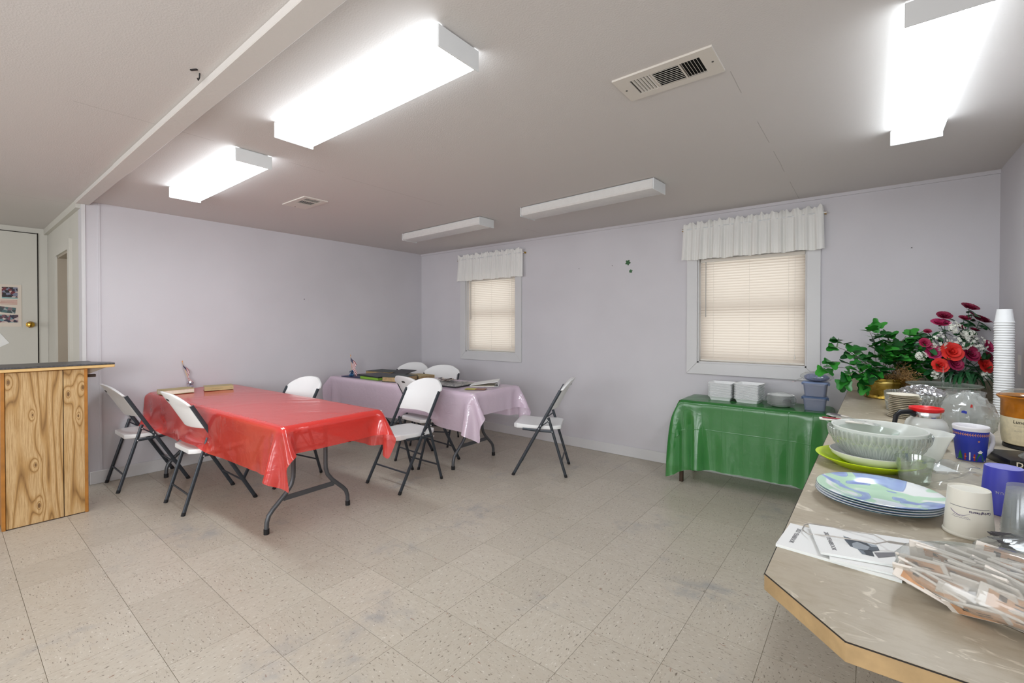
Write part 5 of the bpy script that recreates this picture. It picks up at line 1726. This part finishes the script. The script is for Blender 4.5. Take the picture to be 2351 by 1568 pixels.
# ------------------------------------------------------------------ carafe
cf = thing('coffee_carafe', 'glass coffee carafe with red lid ring and black handle', 'carafe', (5.325, -1.890, ZC))
obj('glass_body', MB().lathe([(0.0, 0.0), (0.055, 0.0), (0.060, 0.004), (0.068, 0.030), (0.0695, 0.062), (0.0685, 0.088), (0.062, 0.110), (0.048, 0.125), (0.044, 0.134), (0.042, 0.134), (0.044, 0.126), (0.054, 0.113), (0.064, 0.088), (0.067, 0.06), (0.0655, 0.03), (0.058, 0.006), (0.0, 0.004)], 48), M['frost'], cf, smooth=50)
obj('steel_band', MB().lathe([(0.0465, 0.126), (0.047, 0.128), (0.047, 0.148), (0.0465, 0.149)], 48), M['foil'], cf, smooth=40)
obj('lid_ring', MB().lathe([(0.0, 0.156), (0.040, 0.154), (0.046, 0.149), (0.052, 0.151), (0.0545, 0.155), (0.0545, 0.164), (0.0525, 0.1655), (0.049, 0.163), (0.046, 0.159), (0.0, 0.159)], 48), M['redlid'], cf, smooth=40)
hv = Vector((-0.80, -0.60, 0))
hp = [hv * 0.044 + Vector((0, 0, 0.138)), hv * 0.070 + Vector((0, 0, 0.148)), hv * 0.104 + Vector((0, 0, 0.146)), hv * 0.120 + Vector((0, 0, 0.132)), hv * 0.126 + Vector((0, 0, 0.100)), hv * 0.133 + Vector((0, 0, 0.050))]
obj('handle', MB().tube(hp, [0.013, 0.011, 0.010, 0.010, 0.009, 0.007], 10, [0.009, 0.008, 0.007, 0.007, 0.007, 0.006], upv=(hv.y, -hv.x, 0)), M['black'], cf, smooth=60)

# scalloped frosted plastic bowl right of the punch bowl
sb = thing('scalloped_bowl', 'milky scalloped plastic bowl between the punch bowl and the mug', 'bowl', (5.306, -2.118, ZC))
obj('bowl', MB().lathe([(0.0, 0.0), (0.036, 0.0), (0.044, 0.006), (0.056, 0.045), (0.070, 0.085), (0.080, 0.104), (0.079, 0.105), (0.068, 0.087), (0.053, 0.045), (0.041, 0.009), (0.0, 0.005)], 64, wave=lambda th, i: 1 + (0.035 * math.sin(9 * th) if 4 <= i <= 7 else 0)), M['frost'], sb, smooth=50)
tag(obj('paper_napkin', MB().slab(5, 5, lambda u, v: (0.07 * (u - .5), 0.07 * (v - .5), 0.006 + 0.010 * math.sin(PI * u) * v), lambda u, v: (0.07 * (u - .5), 0.07 * (v - .5), 0.0)), M['paper'], loc=(5.335, -2.245, ZC + 0.0005), rz=0.5), 'small white folded napkin on the counter in front of the mug', 'napkin')

# ------------------------------------------------------------------ paper plates, foil dish, cake stand
r = random.Random(3)
for k in range(13):
    pp = obj('paper_plate', MB().lathe([(0.0, 0.0), (0.050, 0.0), (0.057, 0.004), (0.0695, 0.0075), (0.070, 0.0088), (0.0565, 0.0058), (0.049, 0.0018), (0.0, 0.0018)], 40, wave=lambda th, i, p=r.uniform(0, 6): 1 + (0.015 * math.sin(2 * th + p) if i in (3, 4) else 0)), M['cream'], loc=(5.292 + r.uniform(-.007, .007), -1.135 + r.uniform(-.007, .007), ZC + 0.0005 + k * 0.0098), smooth=50)
    tag(pp, 'cream paper plate, %s in the stack behind the carafe' % ordinal(12 - k), 'paper plate', 'stacked cream paper plates')
cd_ = thing('cut_glass_dish', 'round cut glass dish of crumpled foil in front of the brass planter', 'dish', (5.362, -0.87, ZC))
obj('dish', MB().lathe([(0.0, 0.0), (0.128, 0.0), (0.136, 0.004), (0.142, 0.05), (0.148, 0.108), (0.146, 0.111), (0.143, 0.108), (0.137, 0.05), (0.130, 0.008), (0.0, 0.006)], 72, wave=lambda th, i: 1 + (0.01 * abs(math.sin(18 * th)) if 2 <= i <= 4 else 0)), M['cut'], cd_, smooth=25)
fo = blob((0.112, 0.105, 0.055), 17, 60, 30, amp=0.05, freq=9.0)
rr_ = random.Random(5)
fo.v = [(x * (1 + rr_.uniform(-.05, .05)), y * (1 + rr_.uniform(-.05, .05)), z * (1 + rr_.uniform(-.07, .07))) for x, y, z in fo.v]
tag(obj('crumpled_foil', fo, M['foil'], loc=(5.385, -0.865, ZC + 0.040), smooth=0), 'heap of crumpled aluminium foil in the cut glass dish', 'foil')
cs = thing('cake_stand', 'two-tier clear glass cake stand with a centre rod', 'cake stand', (5.50, -0.575, ZC))
for z, R_ in ((0.125, 0.175), (0.055, 0.135)):
    obj('tier', MB().lathe([(0.006, 0.0), (R_ * .7, 0.0), (R_ * .95, 0.006), (R_, 0.013), (R_ * .995, 0.016), (R_ * .94, 0.010), (R_ * .7, 0.005), (0.006, 0.005)], 64, c=(0, 0, z), wave=lambda th, i: 1 + (0.012 * abs(math.sin(12 * th)) if i in (3, 4) else 0)), M['standglass'], cs, smooth=40)
obj('centre_rod', MB().lathe([(0.055, 0.0), (0.056, 0.004), (0.016, 0.014), (0.008, 0.04), (0.009, 0.06), (0.006, 0.10), (0.011, 0.130), (0.0065, 0.15), (0.009, 0.175), (0.006, 0.195), (0.005, 0.225), (0.0025, 0.248), (0.0, 0.250)], 20), M['glass'], cs, smooth=50)
# ribbed clear tub
rt_ = thing('ribbed_tub', 'tall ribbed clear plastic tub between the foil dish and foam cup tower', 'tub', (5.505, -1.33, ZC))
obj('tub', MB().lathe([(0.0, 0.0), (0.05, 0.0), (0.054, 0.004), (0.068, 0.175), (0.072, 0.178), (0.072, 0.184), (0.066, 0.182), (0.052, 0.006), (0.0, 0.004)], 96, wave=lambda th, i: 1 + (0.014 * math.sin(28 * th) if 2 <= i <= 3 else 0)), M['clearcup'], rt_, smooth=30)

# bag of clear cups
bg2 = thing('cup_bag', 'crinkled clear bag of plastic cups between carafe and crock', 'plastic bag', (5.475, -1.640, ZC + 0.0005))
obj('film', blob((0.092, 0.092, 0.104), 51, 36, 20, amp=0.10, freq=2.2, jit=0.05), M['bagclear2'], bg2, smooth=25)
obj('blue_print', MB().poly([(0, 0), (0.016, -0.004), (0.017, 0.006), (0.008, 0.010), (0.001, 0.008)], 0, 0.0005).xf(Matrix.Translation((-0.03, -0.098, 0.135)) @ Matrix.Rotation(PI / 2, 4, 'X')), M['mugblue'], bg2, smooth=0)
obj('red_print', MB().poly([(0, 0), (0.008, 0), (0.008, 0.012), (0.003, 0.014)], 0, 0.0005).xf(Matrix.Translation((-0.004, -0.093, 0.158)) @ Matrix.Rotation(PI / 2, 4, 'X')), M['redp'], bg2, smooth=0)
up_cup = mesh_of('clear_tumbler', MB().lathe([(0.0, 0.0), (0.027, 0.0), (0.028, 0.002), (0.040, 0.115), (0.0415, 0.117), (0.040, 0.119), (0.027, 0.005), (0.0, 0.004)], 36, wave=lambda th, i: 1 + (0.02 * math.cos(18 * th) if i == 3 else 0)), M['clearcup'], smooth=40)
for k, (x, y) in enumerate(((-0.042, -0.02), (0.044, -0.012), (0.0, 0.048))):
    tag(obj('clear_tumbler', up_cup, None, None, loc=(5.475 + x, -1.640 + y, ZC + 0.004)), ('clear plastic cup in the clear bag, the one nearest the carafe', 'clear plastic cup in the clear bag, the one nearest the crock', 'clear plastic cup in the clear bag, the rear one of three')[k], 'clear cup', 'cups in the clear bag')

# foam cup tower
FC = [(0.0392, 0.0), (0.0402, 0.0015), (0.0402, 0.0045), (0.0390, 0.0060), (0.0375, 0.009), (0.0295, 0.0735), (0.029, 0.075), (0.0, 0.075)]
fm_ = mesh_of('foam_cup', MB().lathe(FC, 40), M['foam'], smooth=35)
for k in range(39):
    tag(obj('foam_cup', fm_, None, None, loc=(5.718 + 0.0006 * math.sin(k), -0.796, ZC + 0.0003 + 0.01350 * k)), 'white foam cup, %s in the tall upside-down tower' % ordinal(38 - k), 'foam cup', 'tower of foam cups')

# crock
ck = thing('slow_cooker', 'cream stoneware crock with amber rim and glass lid by the right wall', 'crock', (5.668, -1.640, ZC))
obj('body', MB().lathe([(0.0, 0.014), (0.080, 0.014), (0.090, 0.020), (0.0945, 0.05), (0.0955, 0.128)], 56), M['crock'], ck, smooth=50)
obj('amber_band', MB().lathe([(0.0956, 0.128), (0.0962, 0.131), (0.0955, 0.182), (0.096, 0.196), (0.106, 0.204), (0.108, 0.210), (0.106, 0.213), (0.095, 0.210), (0.088, 0.20)], 56), M['amber'], ck, smooth=50)
obj('glass_lid', MB().lathe([(0.097, 0.214), (0.099, 0.216), (0.094, 0.222), (0.07, 0.234), (0.04, 0.242), (0.0, 0.244)], 48), M['glass'], ck, smooth=60)
obj('lid_knob', MB().lathe([(0.010, 0.243), (0.010, 0.250), (0.020, 0.256), (0.020, 0.264), (0.0, 0.267)], 24), M['black'], ck, smooth=50)
obj('foot', MB().lathe([(0.086, 0.0), (0.090, 0.004), (0.088, 0.014), (0.080, 0.0145)], 48), M['black'], ck, smooth=40)
VC = math.atan2(CAM.y + 1.64, CAM.x - 5.668)
lab = MB().grid(8, 2, lambda u, v: (0.018 + 0.05 * u, 0.110 + 0.030 * v, 0.0015))
obj('black_label', wrap_on(MB().poly([(-0.006, 0.106), (0.05, 0.106), (0.05, 0.130), (-0.002, 0.130)], 0.0, 0.006), lambda z: 0.0956, VC), M['black'], ck, smooth=0)
tx = text_mb('Lunch', 0.019, 0.0001)
tx.v = [(x + 0.16 * y - 0.038, y + 0.112, abs(z)) for x, y, z in tx.v]
obj('handwriting', wrap_on(tx, lambda z: 0.0957, VC), M['ink'], ck, smooth=0)
for k, (w_, y, cx) in enumerate(((0.03, 0.096, -0.042), (0.024, 0.076, -0.044), (0.02, 0.066, -0.01))):
    s_ = squiggle(6, w_, 0.0022, 60 + k, 0.0005)
    s_.v = [(x + cx, z + y, abs(yy)) for x, yy, z in s_.v]
    obj('handwriting', wrap_on(s_, lambda z: 0.0957, VC), M['greyink'], ck, smooth=0)

# black tray with pale letters, clear lid, white bowls
tr = thing('black_tray', 'low black tray with pale lettering behind the blue mug', 'tray', (5.60, -1.985, ZC), 0.25)
obj('tray', MB().poly([(-0.095, -0.075), (0.11, -0.075), (0.11, 0.10), (-0.095, 0.10)], 0.0, 0.032), M['black'], tr, bevel=0.006, seg=2)
for k, x in enumerate((-0.07, -0.045, -0.02)):
    obj('pale_letter', text_mb('OBA'[k] if False else 'D', 0.026, 0.0002, True).xf(Matrix.Translation((x, -0.0755, 0.016)) @ Matrix.Rotation(PI / 2, 4, 'X')), M['cream'], tr, smooth=0) if k == 0 else None
cl = thing('clamshell_cover', 'ridged clear plastic lid lying on the black tray', 'lid', (5.625, -2.01, ZC + 0.0328), 0.25)
obj('lid', MB().lathe([(0.060, 0.0), (0.066, 0.001), (0.066, 0.004), (0.058, 0.010), (0.050, 0.020), (0.0, 0.022)], 48, wave=lambda th, i: 1 + (0.02 * math.sin(20 * th) if i >= 3 else 0)), M['clearcup'], cl, smooth=40)
bm_ = mesh_of('white_bowl', MB().lathe([(0.0, 0.0), (0.045, 0.0), (0.050, 0.004), (0.078, 0.040), (0.092, 0.046), (0.092, 0.048), (0.077, 0.0435), (0.048, 0.006), (0.0, 0.003)], 44), M['foam'], smooth=50)
for k in range(8):
    tag(obj('white_bowl', bm_, None, None, loc=(5.690, -1.865, ZC + 0.034 + 0.0075 * k) if False else (5.700, -2.215, ZC + 0.0005 + 0.0085 * k)), 'white foam bowl, %s in the stack by the right wall' % ordinal(7 - k), 'bowl', 'stacked white bowls')

# ------------------------------------------------------------------ brass planter with ivy
bp = thing('brass_planter', 'round brass planter of trailing ivy and dry moss on the counter', 'planter', (5.228, -0.325, ZC))
obj('pot', MB().lathe([(0.0, 0.001), (0.110, 0.001), (0.1135, 0.004), (0.1135, 0.022), (0.1115, 0.025), (0.1130, 0.028), (0.1125, 0.100), (0.1145, 0.104), (0.1145, 0.116), (0.1125, 0.119), (0.1140, 0.123), (0.1140, 0.137), (0.1120, 0.139), (0.1085, 0.136), (0.1085, 0.11), (0.0, 0.11)], 64), M['brass'], bp, smooth=40)


def leaf_mb(s, kind=0, fold=0.25, curl=0.25):
    """ivy: five points; rose: plain oval"""
    pts = []
    n = 20
    for k in range(n):
        a = 2 * PI * k / n
        if kind == 0:
            rr = 0.55 + 0.45 * abs(math.cos(1.5 * (a - PI / 2) )) ** 1.4
            rr *= 1.0 if math.sin(a) > -0.4 else 0.75
        else:
            rr = 0.62 + 0.38 * abs(math.sin(a)) ** 1.5
        x, y = rr * math.cos(a) * (0.8 if kind == 0 else 0.52), rr * math.sin(a) + 0.75
        pts.append((x * s * 0.6, y * s * 0.6))
    m_ = MB()
    vs = [(0, 0.75 * s * 0.6, 0.0)]
    for x, y in pts:
        vs.append((x, y, abs(x) * fold - curl * (y / s) ** 2 * s * 0.5))
    vs[0] = (0, 0.45 * s, -curl * 0.2 * s * 0.5)
    return m_.add(vs, [(0, 1 + k, 1 + (k + 1) % n) for k in range(n)])


LV = [mesh_of('leaf', leaf_mb(s, 0, f, c), m_, smooth=40) for s, f, c, m_ in ((0.072, 0.2, 0.3, M['leafA']), (0.090, 0.3, 0.2, M['leafA']), (0.070, 0.1, 0.45, M['leafB']), (0.088, 0.25, 0.3, M['leafB']))]
RT = Vector((0.785, 0.619, 0))
FR = Vector((0.619, -0.785, 0))        # toward the camera side
r = random.Random(21)


def put_leaf(meshes, p, d, parent, nm='leaf'):
    me_ = meshes[r.randrange(len(meshes))]
    o = obj(nm, me_, None, parent, loc=p)
    d = Vector(d).normalized()
    if nm == 'leaf' and Vector(p).z < 0.33 and -0.15 < Vector(p).dot(RT) < 0.18 and Vector(p).dot(FR) > 0.02 and parent is bp:
        d.z = max(d.z, 0.05)
    d.normalize()
    z = Vector((0, 0, 1)) + FR * 0.55 + Vector((r.uniform(-.5, .5), r.uniform(-.5, .5), r.uniform(-.3, .3)))
    x = d.cross(z).normalized()
    z = x.cross(d)
    o.rotation_euler = Matrix((x, d, z)).transposed().to_euler()
    return o


def clear_of_pot(p):
    lat, fwd_ = p.dot(RT), p.dot(FR)
    return not (p.z < 0.255 and -0.13 < lat < 0.17 and fwd_ > 0.02)


nleaf = 0
# (lateral, toward camera, height) targets of the ivy sprays, metres from the pot axis
sprays = [(-0.43, 0.02, 0.20), (-0.40, 0.05, 0.25), (-0.34, 0.00, 0.36), (-0.30, -0.02, 0.40), (-0.22, 0.00, 0.30), (-0.12, 0.02, 0.47), (-0.06, 0.0, 0.50), (0.0, 0.03, 0.42), (0.05, -0.03, 0.40),
          (-0.33, 0.10, 0.16), (-0.36, 0.10, 0.12), (-0.22, 0.10, 0.24), (-0.20, 0.14, 0.17), (-0.12, 0.12, 0.30), (-0.04, 0.14, 0.28), (0.04, 0.12, 0.31), (0.10, 0.05, 0.38), (0.16, 0.0, 0.40), (0.20, 0.05, 0.33),
          (0.24, 0.0, 0.30), (0.27, -0.02, 0.22), (0.22, 0.06, 0.14), (-0.20, 0.08, 0.08), (-0.25, 0.10, 0.16), (0.12, 0.12, 0.24), (-0.06, 0.15, 0.20), (0.02, 0.16, 0.19), (-0.16, 0.12, 0.20), (0.17, 0.10, 0.22), (0.0, 0.0, 0.34), (-0.10, 0.03, 0.36), (0.09, 0.02, 0.30), (0.26, 0.05, 0.17), (0.13, 0.02, 0.44), (0.19, 0.02, 0.42), (0.25, 0.02, 0.37), (0.29, 0.03, 0.31), (0.30, 0.04, 0.24), (0.21, 0.07, 0.28), (0.15, 0.08, 0.34), (0.28, 0.03, 0.12)]
for (a, c, h) in sprays:
    root_ = Vector((r.uniform(-.06, .06), r.uniform(-.06, .06), 0.125))
    h = h * 0.90 + 0.01
    tip = RT * a + FR * c + Vector((0, 0, h + 0.02))
    if not clear_of_pot(tip):
        tip.z = 0.275
    mid = (root_ + tip) / 2 + Vector((0, 0, 0.06 + 0.25 * max(0, 0.2 - h)))
    pts = [root_ * (1 - t_) ** 2 + mid * 2 * t_ * (1 - t_) + tip * t_ ** 2 for t_ in [i / 6 for i in range(7)]]
    obj('stem', MB().tube(pts, 0.0014, 5), M['stem'], bp, smooth=60)
    d0 = (tip - pts[-2]).normalized()
    for k in range(3):
        dv = d0 + RT * r.uniform(-1.0, 1.0) + FR * r.uniform(-.2, .8) + Vector((0, 0, r.uniform(-.7, .25)))
        put_leaf(LV[:2] if h > 0.15 and r.random() < 0.6 else LV, tip, dv, bp)
    for t_ in (3, 4, 5):
        q = pts[t_]
        if q.z > 0.10 and clear_of_pot(q):
            for k in range(2 if abs(a) < 0.3 else 1):
                dv = RT * r.uniform(-1.2, 1.2) + FR * r.uniform(0, 1) + Vector((0, 0, r.uniform(-.5, .5)))
                put_leaf(LV, q, dv, bp)
# moss: fine curled strands heaped on the soil and spilling over the right side
mm = MB()
rm = random.Random(2)
for k in range(560):
    if k < 250:
        a, q = rm.uniform(0, 2 * PI), rm.uniform(0.02, 0.105)
        c = Vector((q * math.cos(a), q * math.sin(a), 0.128 + rm.uniform(0, 0.035)))
    else:
        c = RT * rm.gauss(0.075, 0.030) + FR * rm.gauss(0.085, 0.022) + Vector((0, 0, 0.168 + rm.gauss(0, 0.026)))
        if rm.random() < 0.25:
            c = RT * rm.gauss(0.118, 0.010) + FR * rm.gauss(0.075, 0.015) + Vector((0, 0, rm.uniform(0.07, 0.15)))
    pts = []
    p = c.copy()
    dv = Vector((rm.gauss(0, 1), rm.gauss(0, 1), rm.gauss(0, .6))).normalized()
    for i in range(5):
        pts.append(p.copy())
        dv = (dv + Vector((rm.gauss(0, .6), rm.gauss(0, .6), rm.gauss(0, .6)))).normalized()
        p = p + dv * 0.011
    mm.tube(pts, 0.0010, 3, caps=False)
mo = obj('moss', mm, M['moss'], bp, smooth=0)
mo['kind'] = 'stuff'

# ------------------------------------------------------------------ silk flower arrangement
fa_ = thing('flower_arrangement', 'silk roses, lilies and white blossoms in a grey vase in the counter corner', 'flowers', (5.600, -0.215, ZC))
obj('vase', MB().poly([(-0.10, -0.055), (0.10, -0.055), (0.115, 0.05), (-0.115, 0.05)], 0.0, 0.145), M['vase'], fa_, bevel=0.012, seg=2, rz=0.3)


def rose_mb(s, seed, open_=1.0):
    q = random.Random(seed)
    m_ = MB()
    for ring_, (n, tilt, h) in enumerate(((3, 0.05, 0.62), (4, 0.35, 0.60), (5, 0.70, 0.55), (6, 1.00 * open_, 0.50))):
        for k in range(n):
            a = 2 * PI * k / n + ring_ * 0.6 + q.uniform(-.2, .2)
            ca, sa = math.cos(a), math.sin(a)
            w_ = (0.34 + 0.14 * ring_) * s
            L = (0.5 + 0.17 * ring_) * s

            def fn(u, v, ca=ca, sa=sa, w_=w_, L=L, tilt=tilt, ring_=ring_):
                x = (u - .5) * 2
                ang = x * (0.9 if ring_ < 2 else 0.6)
                rad = 0.05 * s + 0.04 * s * ring_ + L * v * math.sin(tilt) + 0.07 * s * v * v * ring_ * 0.5
                wid = w_ * (0.35 + 0.65 * math.sin(PI * min(1, 0.15 + 0.75 * v)))
                z = L * v * math.cos(tilt) - 0.06 * s * ring_ * v ** 3
                px = rad * math.cos(ang * .4) - 0.05 * s * x * x
                py = x * wid
                return (px * ca - py * sa, px * sa + py * ca, z + 0.02 * s * math.sin(6 * x + ring_))
            m_.grid(5, 4, fn)
    m_.lathe([(0.0, 0.0), (0.13 * s, 0.1 * s), (0.16 * s, 0.3 * s), (0.09 * s, 0.46 * s), (0.0, 0.50 * s)], 9, wave=lambda th, i: 1 + 0.2 * math.sin(3 * th + i * 1.4))
    return m_


RM = {}
for key, mat_ in (('pink', 'rosepink'), ('red', 'rosered'), ('dark', 'rosedark')):
    RM[key] = [mesh_of('rose', rose_mb(1.0, i, 1.0 if key != 'red' else 1.15), M[mat_], smooth=60) for i in (1, 2)]
LR = [mesh_of('leaf', leaf_mb(s, 1, 0.3, 0.3), M['leafC'], smooth=40) for s in (0.05, 0.062, 0.075)]
BL = mesh_of('blossom_spray', (lambda m_: m_)(MB()), M['blossom']) if False else None
VO = Vector((0, 0, 0.15))
flw = [(0.078, 0.625, 0.048, 'dark'), (0.100, 0.587, 0.020, 'pink'), (-0.092, 0.570, 0.042, 'dark'), (-0.116, 0.520, 0.052, 'pink'), (0.156, 0.545, 0.056, 'dark'), (0.046, 0.555, 0.032, 'dark'), (-0.203, 0.470, 0.022, 'dark'), (-0.223, 0.398, 0.036, 'dark'),
       (-0.162, 0.335, 0.054, 'pink'), (-0.188, 0.372, 0.032, 'pink'), (-0.043, 0.342, 0.066, 'red'), (0.078, 0.327, 0.060, 'pink'), (-0.026, 0.270, 0.056, 'pink'), (-0.116, 0.255, 0.050, 'red'), (0.176, 0.255, 0.060, 'red'), (0.195, 0.375, 0.046, 'pink'), (0.113, 0.480, 0.028, 'dark'), (0.20, 0.30, 0.045, 'dark'), (0.02, 0.50, 0.026, 'dark')]
rf = random.Random(9)
for i, (a, h, s, key) in enumerate(flw):
    fwd = 0.10 * (1 - abs(a) / 0.3) * (1.3 if h < 0.4 else 0.3) + rf.uniform(-.02, .02)
    p = RT * (a * 0.97 - 0.95 * fwd) + FR * fwd + Vector((0, 0, h - 0.012))
    face_ = (FR * (1.0 if h < 0.42 else 0.55) + RT * (a * 2.2) + Vector((0, 0, 0.35 if h < 0.42 else 1.0)) + Vector((rf.uniform(-.2, .2), rf.uniform(-.2, .2), 0))).normalized()
    o = obj('rose', RM[key][i % 2], None, fa_, loc=p)
    o.rotation_euler = face_.to_track_quat('Z', 'Y').to_euler()
    k_ = 0.80 if h < 0.45 else 0.90
    o.scale = (s * k_, s * k_, s * k_)
    b0 = VO + Vector((rf.uniform(-.05, .05), rf.uniform(-.02, .02), 0)) - Vector((0, 0, 0.02))
    mid = (b0 + p) / 2 + Vector((0, 0, 0.04))
    st_ = [b0, mid, p - face_ * s * 0.1]
    obj('stem', MB().tube([st_[0] * (1 - t_) ** 2 + st_[1] * 2 * t_ * (1 - t_) + st_[2] * t_ ** 2 for t_ in [j / 6 for j in range(7)]], 0.0016, 5), M['gstem'], fa_, smooth=60)
    r = rf
    for k in range(3):
        q = p - face_ * s * 0.25
        put_leaf(LR, q - Vector((0, 0, 0.02 * k)), RT * rf.uniform(-1, 1) + FR * rf.uniform(-.3, 1) + Vector((0, 0, rf.uniform(-.6, .4))), fa_)
for k in range(46):
    p = RT * rf.uniform(-0.20, 0.15) + FR * rf.uniform(-0.03, 0.07) + Vector((0, 0, rf.uniform(0.18, 0.47)))
    put_leaf(LR, p, RT * rf.uniform(-1, 1) + FR * rf.uniform(0, .8) + Vector((0, 0, rf.uniform(-.3, .8))), fa_)
for (a, h, s) in ((-0.113, 0.425, 0.062), (0.03, 0.415, 0.058), (0.133, 0.405, 0.052), (-0.02, 0.505, 0.045), (0.178, 0.195, 0.038), (-0.232, 0.33, 0.03), (0.07, 0.47, 0.035), (-0.13, 0.21, 0.03)):
    bmb = MB()
    for k in range(46):
        d = Vector((rf.gauss(0, 1), rf.gauss(0, 1), rf.gauss(0, 1))).normalized() * s * rf.uniform(0.55, 1.0)
        x_, y_ = Vector((rf.gauss(0, 1), rf.gauss(0, 1), rf.gauss(0, 1))).normalized(), None
        nrm_ = (d.normalized() + FR * 0.6).normalized()
        x_ = nrm_.cross(x_).normalized()
        y_ = nrm_.cross(x_)
        for j in range(4):
            c_, s__ = math.cos(j * PI / 2), math.sin(j * PI / 2)
            u_ = x_ * c_ + y_ * s__
            v_ = -x_ * s__ + y_ * c_
            bmb.add([d, d + u_ * 0.006 + v_ * 0.004 + nrm_ * 0.002, d + u_ * 0.0095 + nrm_ * 0.001, d + u_ * 0.006 - v_ * 0.004 + nrm_ * 0.002], [(0, 1, 2, 3)])
    o = obj('blossom_cluster', bmb, M['blossom'], fa_, loc=RT * (a - 0.075) + FR * 0.08 + Vector((0, 0, h - 0.025)), smooth=0)
# palm blades spreading round the foot
for k in range(30):
    side = -1 if k % 2 else 1
    ang = rf.uniform(-0.25, 1.0)
    base = RT * rf.uniform(-0.09, 0.09) + FR * rf.uniform(0.05, 0.10) + Vector((0, 0, rf.uniform(0.15, 0.20)))
    d = (RT * side * rf.uniform(0.2, 1.0) + FR * rf.uniform(0.2, 0.7)).normalized()
    L = rf.uniform(0.12, 0.20) * (0.65 if side > 0 else 1.0)
    sd = d.cross(Vector((0, 0, 1))).normalized()

    def fn(u, v, base=base, d=d, L=L, sd=sd):
        w_ = 0.010 * math.sin(PI * min(1, 0.1 + 0.9 * v)) ** 0.7
        return base + d * L * v + Vector((0, 0, 0.05 * math.sin(PI * v * 0.8) - 0.11 * v * v)) + sd * (u - .5) * 2 * w_ + Vector((0, 0, -abs(u - .5) * 0.006))
    obj('palm_blade', MB().grid(3, 7, fn), M['leafC'], fa_, smooth=60)
